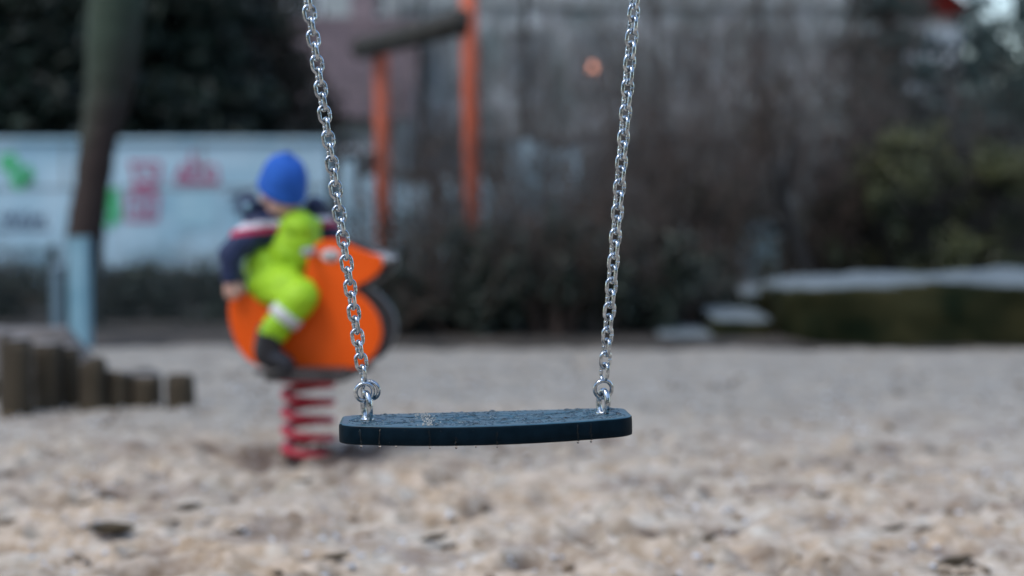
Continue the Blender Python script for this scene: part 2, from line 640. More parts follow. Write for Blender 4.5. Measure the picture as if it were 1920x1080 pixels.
def leaf_cloud(name, blobs, n, size, seed, aspect=0.5, droop=0.0, shell=0.55):
    """n leaf quads spread through the volume of ellipsoid clumps (cx,cy,cz,rx,ry,rz)"""
    rg = np.random.default_rng(seed)
    b = np.array(blobs)
    wgt = (b[:, 3] * b[:, 4] * b[:, 5]) ** 0.7
    idx = rg.choice(len(b), n, p=wgt / wgt.sum())
    dirs = rg.normal(size=(n, 3))
    dirs /= np.linalg.norm(dirs, axis=1)[:, None]
    rad = rg.random(n) ** shell
    c = b[idx, :3] + dirs * rad[:, None] * b[idx, 3:] + rg.normal(size=(n, 3)) * 0.04 * b[idx, 3:]
    c[:, 2] = np.maximum(c[:, 2], 0.01)
    u = rg.normal(size=(n, 3)) + np.array([0, 0, -droop])
    u /= np.linalg.norm(u, axis=1)[:, None]
    t = rg.normal(size=(n, 3))
    v = np.cross(u, t)
    v /= np.linalg.norm(v, axis=1)[:, None]
    s = size * (0.6 + 0.8 * rg.random(n))[:, None]
    u = u * s
    v = v * s * aspect
    q = np.stack([c - u, c + v, c + u, c - v], 1).reshape(-1, 3)
    return quads_np(name, q, n)


def twigs(mb, base, height, n, spread, rg, r0=0.008, side=5, lean=(0, 0), sides=3):
    """many-stemmed bare shrub"""
    bx, by, bz = base
    for i in range(n):
        a = rg.uniform(0, 2 * math.pi)
        rr = rg.uniform(0, 0.25) * spread
        p = Vector((bx + rr * math.cos(a), by + rr * math.sin(a), bz))
        h = height * rg.uniform(0.55, 1.05)
        out = rg.uniform(0.15, 1.0) * spread
        dx, dy = math.cos(a) * out + lean[0], math.sin(a) * out + lean[1]
        pts, rad = [], []
        seg = 7
        r = r0 * rg.uniform(0.6, 1.3)
        for k in range(seg + 1):
            t = k / seg
            pts.append(p + Vector((dx * t ** 1.5 + rg.uniform(-.02, .02) * h, dy * t ** 1.5 + rg.uniform(-.02, .02) * h, h * (t - 0.08 * t * t))))
            rad.append(r * (1 - 0.8 * t))
        mb.tube(pts, rad, sides, caps=False)
        for q in range(side):
            k = rg.randint(2, seg)
            s0 = pts[k]
            L = h * rg.uniform(0.12, 0.34)
            ang = rg.uniform(0, 2 * math.pi)
            dv = Vector((math.cos(ang) * 0.6, math.sin(ang) * 0.6, rg.uniform(0.3, 1.0))).normalized()
            q1 = s0 + dv * L * 0.5 + Vector((0, 0, L * 0.06))
            q2 = s0 + dv * L + Vector((rg.uniform(-.1, .1) * L, rg.uniform(-.1, .1) * L, L * 0.2))
            mb.tube([s0, q1, q2], [r * 0.45, r * 0.3, r * 0.12], sides, caps=False)
            for z in range(2):
                e = q1.lerp(q2, rg.random())
                a2 = rg.uniform(0, 2 * math.pi)
                mb.tube([e, e + Vector((math.cos(a2), math.sin(a2), 0.9)) * L * 0.25], [r * 0.22, r * 0.08], sides, caps=False)


# ------------------------------------------------------------------ ground
Zr = G(578, 858).y                       # depth of the spring rider
RX = G(578, 858).x


def build_sand():
    xs = np.linspace(-4.6, 4.6, 440)
    ys = [2.3]
    while ys[-1] < 10.6:
        ys.append(ys[-1] + 0.013 + 0.0035 * (ys[-1] - 2.3))
    ys = np.array(ys)
    nx, ny = len(xs), len(ys)
    rg = random.Random(11)
    dents = [(rg.uniform(-3, 3), rg.uniform(2.6, 9), rg.uniform(.05, .13), rg.uniform(.035, .07), rg.uniform(-.6, .6), rg.uniform(.012, .034)) for _ in range(520)]
    dents += [(rg.uniform(-1.7, 1.7), rg.uniform(3.1, 5.2), rg.uniform(.04, .12), rg.uniform(.03, .06), rg.uniform(-.5, .5), rg.uniform(.02, .05)) for _ in range(220)]
    H = np.zeros((ny, nx))
    for j, y in enumerate(ys):
        for i, x in enumerate(xs):
            h = 0.024 * noise.noise((x * 1.7, y * 1.7, 3.1)) + 0.017 * noise.noise((x * 5, y * 5, 7.7)) \
                + 0.013 * noise.noise((x * 12, y * 12, 1.3)) + 0.009 * noise.noise((x * 27, y * 27, 9.3))
            H[j, i] = h
    X, Yg = np.meshgrid(xs, ys)
    dug = np.zeros_like(X)
    kk = 0
    for (cx, cy, a, b2, th, dp) in dents:
        kk += 1
        i0, i1 = np.searchsorted(xs, (cx - 0.35, cx + 0.35))
        j0, j1 = np.searchsorted(ys, (cy - 0.35, cy + 0.35))
        if i1 <= i0 or j1 <= j0:
            continue
        w_ = (slice(j0, j1), slice(i0, i1))
        Xw, Yw = X[w_], Yg[w_]
        u = (Xw - cx) * math.cos(th) + (Yw - cy) * math.sin(th)
        v = -(Xw - cx) * math.sin(th) + (Yw - cy) * math.cos(th)
        q = np.sqrt((u / a) ** 2 + (v / b2) ** 2)
        H[w_] += np.where(q < 2, -dp * np.exp(-q ** 4) + 0.45 * dp * np.exp(-((q - 1.35) / 0.3) ** 2), 0)
        if kk % 2 == 0:
            s_ = 0.55 + 0.6 * ((kk * 7) % 10) / 10
            dug[w_] = np.maximum(dug[w_], s_ * np.exp(-(q * 1.15) ** 4))
    # hollow round the spring, and a raised bank behind the palisade logs
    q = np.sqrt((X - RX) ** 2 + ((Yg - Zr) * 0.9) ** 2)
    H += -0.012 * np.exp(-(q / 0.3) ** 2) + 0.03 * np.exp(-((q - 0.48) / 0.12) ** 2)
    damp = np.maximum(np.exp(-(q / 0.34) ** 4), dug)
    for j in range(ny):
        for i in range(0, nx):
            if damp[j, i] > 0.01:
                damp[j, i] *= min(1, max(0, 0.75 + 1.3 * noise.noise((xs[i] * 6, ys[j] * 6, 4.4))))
    fade = np.clip((4.6 - np.abs(X)) / 0.3, 0, 1) * np.clip((Yg - 2.3) / 0.3, 0, 1) * np.clip((9.9 - Yg) / 0.8, 0, 1)
    H *= fade
    # sand heaped towards the right back, beside the stone
    v = np.stack([X, Yg, H], -1).reshape(-1, 3)
    idx = np.arange(nx * ny).reshape(ny, nx)
    f = np.stack([idx[:-1, :-1], idx[:-1, 1:], idx[1:, 1:], idx[1:, :-1]], -1).reshape(-1, 4)
    y1 = float(ys[-1])
    B = 400.0
    n0 = len(v)
    ex = np.array([(-B, -B, 0), (B, -B, 0), (B, 2.3, 0), (-B, 2.3, 0), (-4.6, 2.3, 0), (4.6, 2.3, 0), (-B, y1, 0), (B, y1, 0), (-4.6, y1, 0), (4.6, y1, 0), (-B, B, 0), (B, B, 0)])
    v = np.concatenate([v, ex])
    fl = f.tolist() + [[n0, n0 + 1, n0 + 2, n0 + 3], [n0 + 3, n0 + 4, n0 + 8, n0 + 6], [n0 + 5, n0 + 2, n0 + 7, n0 + 9], [n0 + 6, n0 + 7, n0 + 11, n0 + 10]]
    me = bpy.data.meshes.new('ground')
    me.from_pydata(v.tolist(), [], fl)
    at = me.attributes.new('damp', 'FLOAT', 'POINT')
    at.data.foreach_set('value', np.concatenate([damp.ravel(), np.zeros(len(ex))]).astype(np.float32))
    me.update()
    tag(link('ground', me, M['sand']), 'pale trampled play sand with dents and damp patches', 'sand', kind='structure')


build_sand()

# dark garden bed behind the sand: a slightly raised sheet with an uneven front edge
mb = MB()
front = []
for i in range(61):
    px = -200 + i * 40
    y = G(px, 655).y
    x = (px - 960) / F * y
    y += 0.18 * noise.noise((x * 1.3, 0, 5)) + (0.25 if px < 420 else 0)
    front.append((x, y))
vs = [(x, y, 0.006) for x, y in front] + [(x, y + 0.3, 0.05) for x, y in front] + [(x * 1.0, y + 1.5, 0.06) for x, y in front] + [(x * 9, 60, 0.06) for x, y in front]
n = len(front)
fs = [(r * n + i, r * n + i + 1, (r + 1) * n + i + 1, (r + 1) * n + i) for r in range(3) for i in range(n - 1)]
mb.add(vs, fs)
tag(link('garden_bed', mb.mesh('garden_bed'), M['soil']), 'dark soil bed along the back edge of the sand', 'soil', kind='structure')

# ------------------------------------------------------------------ swing
TOP = P(910.5, 780.5, 2.14)
swing = tag(empty('swing', TOP), 'dark navy rubber swing seat hanging wet from two steel chains', 'swing')
ROT = Matrix.Rotation(R(-1.1), 3, 'Y') @ Matrix.Rotation(R(3.5), 3, 'Z')


def SW(u, v, z):
    return TOP + ROT @ Vector((u, v, z))


HL, TH = 0.2195, 0.0285
RC = 0.026


def y_front(u):
    e = abs(u)
    c = 1 - (u / HL) ** 2
    y = 0.050 + 0.040 * c
    if e > HL - RC:
        q = e - (HL - RC)
        y -= RC - math.sqrt(max(RC * RC - q * q, 0))
    return -y


def y_back(u):
    e = abs(u)
    c = 1 - (u / HL) ** 2
    y = 0.058 + 0.014 * c
    if e > HL - RC:
        q = e - (HL - RC)
        y -= RC - math.sqrt(max(RC * RC - q * q, 0))
    return y


def groove(u, v):
    """moulded pattern in the top: leaf-like arcs out of the centre and rings round the two bolts"""
    d = 1.0
    a = abs(u)
    for k, (c0, c1) in enumerate(((0.010, 0.034), (-0.020, -0.050), (0.045, 0.030), (-0.062, -0.030))):
        if 0.015 < a < 0.150:
            t = (a - 0.015) / 0.135
            vv = c0 + (c1 - c0) * t + 0.012 * math.sin(t * math.pi) * (1 if k % 2 else -1)
            d = min(d, abs(v - vv))
    for s in (-1, 1):
        q = math.hypot(u - s * 0.178, v)
        d = min(d, abs(q - 0.024))
    q = math.hypot(u / 1.6, v)
    d = min(d, abs(q - 0.026))
    return d


us = []
nU = 210
for i in range(nU + 1):
    t = -1 + 2 * i / nU
    us.append(HL * math.sin(t * math.pi / 2) * 0.35 + HL * t * 0.65)
NT = 90
mb = MB()
ring_n = None
rb = 0.0045
for i, u in enumerate(us):
    yf, yb = y_front(u), y_back(u)
    e = abs(u) - (HL - rb)
    drop = rb - math.sqrt(max(rb * rb - max(e, 0) ** 2, 0)) if e > 0 else 0.0
    sag = -0.0018 * (1 - (u / HL) ** 2)
    ring = []
    for k in range(NT + 1):
        t = k / NT
        v = (yb - rb) + ((yf + rb) - (yb - rb)) * t
        z = sag - drop
        if abs(u) < HL - 0.006:
            gd = groove(u, v)
            z -= 0.0030 * math.exp(-(gd / 0.0026) ** 4)
            z += 0.0004 * noise.noise((u * 90, v * 90, 0))
        ring.append((u, v, z))
    for k in range(1, 5):
        a = math.pi / 2 * k / 4
        ring.append((u, yf + rb - rb * math.sin(a), sag - drop - rb + rb * math.cos(a)))
    ring.append((u, yf - 0.0006, sag - TH * 0.5))
    ring.append((u, yf, sag - TH + 0.002))
    ring.append((u, yf + 0.002, sag - TH))
    ring.append((u, yb - 0.002, sag - TH))
    ring.append((u, yb, sag - TH + 0.002))
    for k in range(4, 0, -1):
        a = math.pi / 2 * k / 4
        ring.append((u, yb - rb + rb * math.sin(a), sag - drop - rb + rb * math.cos(a)))
    ring_n = len(ring)
    mb.v += [tuple(ROT @ Vector(p)) for p in ring]
for i in range(nU):
    for k in range(ring_n):
        k2 = (k + 1) % ring_n
        mb.f.append((i * ring_n + k, i * ring_n + k2, (i + 1) * ring_n + k2, (i + 1) * ring_n + k))
mb.f.append(tuple(range(ring_n))[::-1])
mb.f.append(tuple(nU * ring_n + k for k in range(ring_n)))
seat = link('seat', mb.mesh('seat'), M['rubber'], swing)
bm = bmesh.new()
bm.from_mesh(seat.data)
bmesh.ops.recalc_face_normals(bm, faces=bm.faces)
bm.to_mesh(seat.data)
bm.free()
smooth(seat.data)
seat.data.materials.append(M['rubber_shaded'])
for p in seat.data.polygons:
    if p.normal.z < 0.6:  # faces not turned upward take the darkened copy
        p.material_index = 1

# water beads on the top of the seat
rg = random.Random(5)
mb = MB()
for i in range(1150):
    u = rg.gauss(0, 0.10) if rg.random() < 0.72 else rg.choice((-1, 1)) * rg.gauss(0.178, 0.022)
    if abs(u) > HL - 0.012:
        continue
    v = rg.uniform(y_front(u) + 0.006, y_back(u) - 0.006)
    r = rg.uniform(0.0007, 0.0020) if rg.random() < 0.9 else rg.uniform(0.002, 0.004)
    sag = -0.0018 * (1 - (u / HL) ** 2)
    z = sag - 0.0030 * math.exp(-(groove(u, v) / 0.0026) ** 4)
    mb.ball(ROT @ Vector((u, v, z)), (r * rg.uniform(.9, 1.4), r * rg.uniform(.9, 1.3), r * 0.75), 10, 6)
o = link('water_beads', mb.mesh('water_beads'), M['water'], seat)
o['kind'] = 'stuff'
# small beads on the front face
mb = MB()
for i in range(90):
    u = rg.uniform(-HL + .03, HL - .03)
    z = -rg.uniform(0.006, 0.027)
    r = rg.uniform(0.0004, 0.0010)
    mb.ball(ROT @ Vector((u, y_front(u) - 0.0002, z - .001)), (r, r * .7, r), 8, 6)
o = link('water_beads', mb.mesh('water_beads'), M['water'], seat)
o['kind'] = 'stuff'


def u_at(px):
    return (px - 910.5) / F * 2.14 / math.cos(R(3.5)) * 0.985


for px, ln in ((676, 1.0), (711, 1.0), (803, 1.0), (851, .55), (926, .8), (1077, 1.0), (1102, 1.0), (887, .0), (741, .0)):
    u = u_at(px)
    sag = -0.0018 * (1 - (u / HL) ** 2)
    yf = y_front(u)
    if ln > 0:
        mb = MB()
        pts = []
        z0 = sag - 0.004
        z1 = sag - TH
        zs = z1 + (z0 - z1) * ln
        for k in range(9):
            t = k / 8
            pts.append(ROT @ Vector((u + 0.0006 * math.sin(t * 5 + px), yf - 0.0003, zs + (z1 - zs) * t)))
        mb.tube(pts, [0.0015 + 0.0004 * math.sin(k * 2.1 + px) for k in range(9)], 8)
        link('water_trail', mb.mesh('water_trail'), M['water'], seat)
    mb = MB()
    r = 0.0019 if ln > 0 else 0.0013
    mb.ball(ROT @ Vector((u, yf + 0.001, sag - TH - r * 0.9)), (r, r, r * 1.35), 12, 8)
    link('hanging_drop', mb.mesh('hanging_drop'), M['water'], seat)
# a smear of sand on the seat
mb = MB()
for i in range(170):
    u = u_at(797) + rg.gauss(0, 0.007)
    v = rg.uniform(y_front(u) + 0.001, y_back(u) - .02) + rg.gauss(0, 0.002)
    r = rg.uniform(0.0004, 0.0011)
    mb.ball(ROT @ Vector((u + 0.12 * (0 - v) * 0.3, v, -0.0006 + rg.uniform(0, 0.0016))), (r, r, r * 0.8), 5, 4)
o = link('sand_grains', mb.mesh('sand_grains'), M['grains'], seat, sm=False)
o['kind'] = 'stuff'

# chains
WR = 0.0029


def ring_mesh(mb, c, rad, wire, rot, seg=36):
    pts = []
    for k in range(seg):
        a = 2 * math.pi * k / seg
        pts.append(c + rot @ Vector((rad * math.cos(a), 0, rad * math.sin(a))))
    mb.tube(pts, wire, 12, closed=True)


def link_loop(mb, c, axis, normal, half_w, straight, wire):
    """stadium loop lying in the plane spanned by axis and axis x normal"""
    side = axis.cross(normal).normalized()
    pts = []
    for k in range(13):
        a = math.pi * k / 12
        pts.append(c + axis * (straight + half_w * math.sin(a)) + side * half_w * math.cos(a))
    for k in range(13):
        a = math.pi + math.pi * k / 12
        pts.append(c + axis * (-straight + half_w * math.sin(a)) + side * half_w * math.cos(a))
    mb.tube(pts, wire, 10, closed=True)
    # the weld bead on one side
    mb.ball(c + side * half_w, (wire * 1.17, wire * 1.17, wire * 1.05), 10, 8)


def chain(u, px_ring, py_ring, px_top, twist, tw_rate, rings):
    base = SW(u, 0, 0)
    bottom = P(px_ring, py_ring, base.y + 0.001)
    top = P(px_top, 0, base.y - 0.012)
    axis = (top - bottom).normalized()
    length = (2.32 - bottom.z) / axis.z
    pitch = 0.01865
    n = int(length / pitch)
    cm = MB()
    fwd = Vector((0, -1, 0))
    fwd = (fwd - axis * fwd.dot(axis)).normalized()
    rr = random.Random(px_ring)
    for i in range(n):
        c = bottom + axis * (pitch * i + 0.0242)
        ang = R(twist + tw_rate * i + rr.uniform(-5, 5)) + (math.pi / 2 if i % 2 == 0 else 0)
        nrm = Matrix.Rotation(ang, 3, axis) @ fwd
        ax = (axis + Vector((rr.uniform(-.02, .02), rr.uniform(-.02, .02), 0))).normalized()
        nrm = (nrm - ax * nrm.dot(ax)).normalized()
        link_loop(cm, c, ax, nrm, 0.0080, 0.0044, WR)
    ch = link('chain', cm.mesh('chain', TOP), M['steel'], swing)
    # the round ring(s) and the eye bolt that ties the chain to the seat
    for k, (dx, dy, dz, rz) in enumerate(rings):
        rm = MB()
        ring_mesh(rm, bottom + Vector((dx, dy, dz)), 0.0132, 0.0033, Matrix.Rotation(R(rz), 3, 'Z') @ Matrix.Rotation(R(8), 3, 'X'))
        link('ring', rm.mesh('ring', TOP), M['steel'], ch)
    em = MB()
    top_e = bottom + Vector((0.001, 0.0, -0.0075))
    hgt = (top_e - base).z
    pts = []
    for k in range(25):
        a = math.pi * 2 * k / 24 * 0.82 + math.pi * 0.59
        pts.append(Vector((0, 0.0105 * math.cos(a - math.pi / 2 - math.pi * .5 + 0.0), 0)) + Vector((0, 0, 0)))
    cz = base.z + (top_e.z - base.z) / 2
    hh = (top_e.z - base.z) / 2 + 0.003
    loop = []
    for k in range(40):
        a = 2 * math.pi * k / 40
        q = Matrix.Rotation(R(30), 3, 'Z') @ Vector((0.0, 0.0115 * math.cos(a), hh * math.sin(a)))
        loop.append(Vector(((top_e.x + base.x) / 2 + q.x + (top_e.x - base.x) * 0.5 * math.sin(a), base.y + q.y, cz + q.z)))
    em.tube(loop, 0.0047, 12, closed=True)
    em.tube([base + Vector((0, 0, -0.01)), base + Vector((0, 0, 0.0008)), base + Vector((0, 0, 0.0030)), base + Vector((0, 0, 0.0034))], [0.0105, 0.0105, 0.0098, 0.002], 24)
    link('eye_bolt', em.mesh('eye_bolt', TOP), M['steel'], ch)


chain(-0.178, 685, 731, 577, 28, 0.0, [(-0.001, -0.004, -0.003, 14), (0.0075, 0.004, -0.001, -18)])
chain(0.178, 1131, 727, 1190, 30, 0.0, [(0.0, -0.002, -0.002, 12)])

# ------------------------------------------------------------------ spring rider
rider = tag(empty('spring_rider', (RX, Zr, 0), R(-8)), 'orange bird shaped spring rider on a red coil spring in the sand', 'spring rider')
RO = Vector((RX, Zr, 0))


YAW = R(8)


def LP(px, py, dy=0.0):
    """photo position at depth dy from the rider's axis, in the rider's own (turned) space"""
    p = P(px, py, Zr + dy)
    return Vector(((p.x - RX) * math.cos(YAW) - dy * math.sin(YAW), dy, p.z))


outline_px = [(423, 575), (428, 620), (446, 660), (470, 682), (500, 690), (545, 690), (600, 691), (650, 692), (685, 682), (708, 660), (720, 628),
              (716, 598), (702, 574), (684, 556), (668, 546), (672, 537), (692, 527), (712, 512), (722, 496), (718, 480), (698, 474), (676, 466),
              (650, 455), (625, 449), (603, 452), (588, 464), (579, 484), (574, 510), (566, 535), (548, 552), (520, 560), (490, 558), (460, 552), (436, 552)]
outline = [(LP(x, y, -0.12).x, LP(x, y, -0.12).z) for x, y in outline_px]
outline = catmull(outline, 4)


def panel(dy, thick):
    m = MB()
    m.prism(outline, dy - thick / 2, dy + thick / 2)
    return m


def inset(poly, d):
    out = []
    n = len(poly)
    for i in range(n):
        p0, p1, p2 = Vector(poly[i - 1]), Vector(poly[i]), Vector(poly[(i + 1) % n])
        t = (p2 - p0).normalized()
        out.append(tuple(p1 + Vector((-t.y, t.x)) * d))
    return out


def bevel_panel(dy, thick, b):
    """rounded slab"""
    m = MB()
    # orientation: outline runs counter-clockwise or not -> pick the inset that shrinks
    area = sum(outline[i][0] * outline[(i + 1) % len(outline)][1] - outline[(i + 1) % len(outline)][0] * outline[i][1] for i in range(len(outline)))
    s = 1 if area > 0 else -1
    inn = inset(outline, b * s)
    y0, y1 = dy - thick / 2, dy + thick / 2
    n = len(outline)
    rings = [[(x, y0, z) for x, z in inn], [(x, y0 + b, z) for x, z in outline], [(x, y1 - b, z) for x, z in outline], [(x, y1, z) for x, z in inn]]
    vs = sum(rings, [])
    fs = [tuple(range(n)), tuple(range(4 * n - 1, 3 * n - 1, -1))]
    for r in range(3):
        for i in range(n):
            j = (i + 1) % n
            fs.append((r * n + i, (r + 1) * n + i, (r + 1) * n + j, r * n + j))
    m.add(vs, fs)
    me = m.mesh('panel')
    bb = bmesh.new()
    bb.from_mesh(me)
    bmesh.ops.recalc_face_normals(bb, faces=bb.faces)
    bb.to_mesh(me)
    bb.free()
    return me


near = link('side_panel', bevel_panel(-0.115, 0.022, 0.004), M['orange_panel'], rider, sm=False)
far = link('side_panel', bevel_panel(0.112, 0.022, 0.004), M['grey_panel'], rider, sm=False)
far['label'] = 'dark grey far side panel with pale edge'
# pale rim strip on the far panel, painting in the sky its edge catches
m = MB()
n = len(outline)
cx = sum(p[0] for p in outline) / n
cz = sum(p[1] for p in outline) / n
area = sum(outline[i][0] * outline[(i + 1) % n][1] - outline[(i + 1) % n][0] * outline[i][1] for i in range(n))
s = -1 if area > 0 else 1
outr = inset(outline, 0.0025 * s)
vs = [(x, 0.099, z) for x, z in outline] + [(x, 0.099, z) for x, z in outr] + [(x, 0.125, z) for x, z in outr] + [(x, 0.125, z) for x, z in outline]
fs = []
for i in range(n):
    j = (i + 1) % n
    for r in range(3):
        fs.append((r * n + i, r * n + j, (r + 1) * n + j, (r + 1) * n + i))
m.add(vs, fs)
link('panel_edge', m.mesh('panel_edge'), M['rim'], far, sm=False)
# eye on the near panel: a pale oval patch with a dark pupil
m = MB()
c = LP(622, 479, -0.128)
m.ball(c, (0.034, 0.006, 0.022), 20, 10)
eye = link('eye', m.mesh('eye'), M['eye_white'], near)
m = MB()
m.ball(c + Vector((0.005, -0.004, -0.004)), (0.012, 0.005, 0.011), 14, 8)
link('pupil', m.mesh('pupil'), M['black_plastic'], eye)
# pale tip of the bill between the panels
m = MB()
tip = [LP(x, y, 0.04) for x, y in ((690, 474), (718, 474), (745, 483), (722, 496), (700, 500))]
m.prism([(p.x, p.z) for p in tip], -0.02, 0.098)
link('bill_tip', m.mesh('bill_tip'), M['pale_edge'], rider, sm=False)
# core between the panels
m = MB()
seatpx = [(455, 556), (560, 556), (590, 535), (600, 560), (585, 585), (455, 590)]
m.prism([(LP(x, y).x, LP(x, y).z) for x, y in seatpx], -0.104, 0.101)
link('seat', m.mesh('seat'), M['black_plastic'], rider, sm=False)
m = MB()
a, b = LP(606, 470), LP(606, 470)
a.y, b.y = -0.22, 0.23
m.tube([a, b], 0.014, 14)
link('handle', m.mesh('handle'), M['pale_edge'], rider)
# foot rest board and base plate
m = MB()
p0, p1 = LP(506, 688, -0.15), LP(655, 711, -0.15)
cx0 = (p0.x + p1.x) / 2
m.box((cx0, 0, (p0.z + p1.z) / 2), (p1.x - p0.x, 0.44, p0.z - p1.z))
fr = m.mesh('foot_rest')
link('foot_rest', fr, M['rest_board'], rider, sm=False)
zb = p1.z - 0.001
m = MB()
m.tube([(0.0, 0, zb + 0.001), (0.0, 0, zb - 0.022)], 0.105, 28)
link('mounting_plate', m.mesh('mounting_plate'), M['spring'], rider)
m = MB()
zt = zb - 0.018
z0 = -0.014
pts = []
turns = 4.4
N = 190
for i in range(N + 1):
    t = i / N
    a = 2 * math.pi * turns * t - 0.9
    pts.append((0.083 * math.cos(a), 0.083 * math.sin(a), zt + (z0 - zt) * (t * 0.96 + 0.02)))
m.tube(pts, 0.0155, 12)
link('coil_spring', m.mesh('coil_spring'), M['spring'], rider)

# ------------------------------------------------------------------ the child
HIP = P(517, 540, Zr)
PO = Vector((HIP.x, Zr, HIP.z - 0.06))


def C(px, py, dy=0.0):
    return P(px, py, Zr + dy)


head_c = C(528, 362, -0.03)
neck = C(538, 420, 0.0)
chest = C(540, 455, 0.0)
belly = C(520, 515, 0.0)
hip_n, hip_f = C(505, 532, -0.06), C(522, 532, 0.07)
knee_n, knee_f = C(566, 556, -0.18), C(585, 552, 0.19)
ank_n, ank_f = C(497, 640, -0.19), C(522, 640, 0.20)
toe_n, toe_f = C(535, 684, -0.20), C(555, 684, 0.21)
sh_n, sh_f = C(484, 428, -0.075), C(594, 415, 0.09)
el_n, el_f = C(432, 476, -0.13), C(628, 452, 0.17)
wr_n, wr_f = C(432, 522, -0.13), C(622, 470, 0.19)
face_dir = Vector((0.55, -0.72, -0.42)).normalized()
side_dir = face_dir.cross(Vector((0, 0, 1))).normalized()
up_dir = side_dir.cross(face_dir).normalized()
HR = Matrix((side_dir, face_dir, up_dir)).transposed()      # head axes: x = its left/right, y = forward, z = up


def hd(x, y, z):
    return head_c + HR @ Vector((x, y, z))


mb = MB()
mb.ball(head_c, (0.066, 0.078, 0.080), 24, 16, HR)                    # skull
mb.ball(hd(0, 0.022, -0.035), (0.056, 0.054, 0.056), 20, 12, HR)      # face and jaw
mb.ball(hd(0.030, 0.045, -0.034), (0.024, 0.022, 0.022), 14, 10, HR)  # cheeks
mb.ball(hd(-0.030, 0.045, -0.034), (0.024, 0.022, 0.022), 14, 10, HR)
mb.ball(hd(0, 0.076, -0.026), (0.0095, 0.012, 0.010), 12, 8, HR)      # nose
mb.capsule(hd(0, 0.068, -0.004), hd(0, 0.077, -0.022), 0.006, 0.007)
mb.ball(hd(0, 0.062, -0.072), (0.018, 0.015, 0.012), 12, 8, HR)       # chin
for s in (-1, 1):
    mb.ball(hd(s * 0.068, -0.004, -0.020), (0.007, 0.014, 0.019), 12, 8, HR)   # ears
mb.capsule(hd(0, -0.015, -0.05), neck, 0.036, 0.04)
mb.capsule(neck, chest, 0.042, 0.075)
mb.capsule(chest, belly, 0.080, 0.088)
mb.capsule(belly, (hip_n + hip_f) / 2, 0.088, 0.085)
for sh, el, wr in ((sh_n, el_n, wr_n), (sh_f, el_f, wr_f)):
    mb.capsule(chest.lerp(neck, .6), sh, 0.05, 0.04)
    mb.capsule(sh, el, 0.036, 0.029)
    mb.capsule(el, wr, 0.028, 0.021)
for hp, kn, an, to in ((hip_n, knee_n, ank_n, toe_n), (hip_f, knee_f, ank_f, toe_f)):
    mb.capsule(hp, kn, 0.064, 0.046)
    mb.capsule(kn, an, 0.046, 0.030)
    mb.capsule(an, an.lerp(to, .55) + Vector((0, 0, -0.018)), 0.030, 0.028)
    mb.capsule(an.lerp(to, .5) + Vector((0, 0, -0.022)), to, 0.028, 0.022)


def hand(mb, wr, palm_dir, across, curl):
    """palm, four bent fingers of different length and a thumb off the side of the palm"""
    p = palm_dir.normalized()
    a = (across - p * across.dot(p)).normalized()
    nrm = curl.normalized()
    k0 = wr + p * 0.052
    mb.capsule(wr, wr + p * 0.018, 0.019, 0.020)
    for i, s in enumerate((-0.0165, -0.0055, 0.0055, 0.0165)):
        mb.capsule(wr + p * 0.012 + a * s * 0.75, k0 + a * s * 1.05, 0.0115, 0.0098)
        L = (0.027, 0.033, 0.031, 0.024)[i]
        q0 = k0 + a * s * 1.15
        q1 = q0 + (p * 0.8 + nrm * 0.5).normalized() * L * 0.5
        q2 = q1 + (p * 0.3 + nrm * 0.95).normalized() * L * 0.36
        q3 = q2 + (nrm * 0.95 - p * 0.15).normalized() * L * 0.3
        mb.capsule(q0, q1, 0.0072, 0.0066, 10)
        mb.capsule(q1, q2, 0.0066, 0.0060, 10)
        mb.capsule(q2, q3, 0.0060, 0.0052, 10)
    t0 = wr + p * 0.020 + a * 0.018
    t1 = t0 + (a * 0.8 + p * 0.55).normalized() * 0.022
    t2 = t1 + (p * 0.8 + a * 0.2 + nrm * 0.35).normalized() * 0.020
    mb.capsule(t0, t1, 0.0098, 0.0082, 10)
    mb.capsule(t1, t2, 0.0080, 0.0064, 10)


hand(mb, wr_n, Vector((0.10, -0.06, -1)), Vector((1, 0.1, 0)), Vector((0.15, 1, -0.1)))
hand(mb, wr_f, Vector((-0.45, -0.25, 0.35)), Vector((0.2, 1, 0.3)), Vector((-0.2, -0.3, -1)))
body = remeshed(mb, 'person', 0.0034, PO, 4)
person = tag(link('person', body, M['skin'], None, PO), 'toddler in blue hat and lime green overalls riding the orange bird', 'child')

# eyes, hair
for s in (-1, 1):
    m = MB()
    m.ball(hd(s * 0.026, 0.067, -0.008), (0.0085, 0.006, 0.0055), 12, 8, HR)
    link('eye', m.mesh('eye', PO), M['iris'], person)
m = MB()
m.ball(hd(0, 0.071, -0.052), (0.015, 0.006, 0.005), 12, 8, HR)
link('mouth', m.mesh('mouth', PO), M['lips'], person)
m = MB()
for i in range(60):
    a = -1.2 + 2.4 * i / 59
    p0 = hd(0.072 * math.sin(a), 0.076 * math.cos(a) + 0.002, 0.028)
    p1 = hd(0.074 * math.sin(a), 0.082 * math.cos(a), 0.010 - 0.006 * (i % 3))
    m.tube([p0, p0.lerp(p1, .5) + HR @ Vector((0, 0.003, 0)), p1], [0.003, 0.003, 0.001], 5)
link('hair', m.mesh('hair', PO), M['hair'], person)

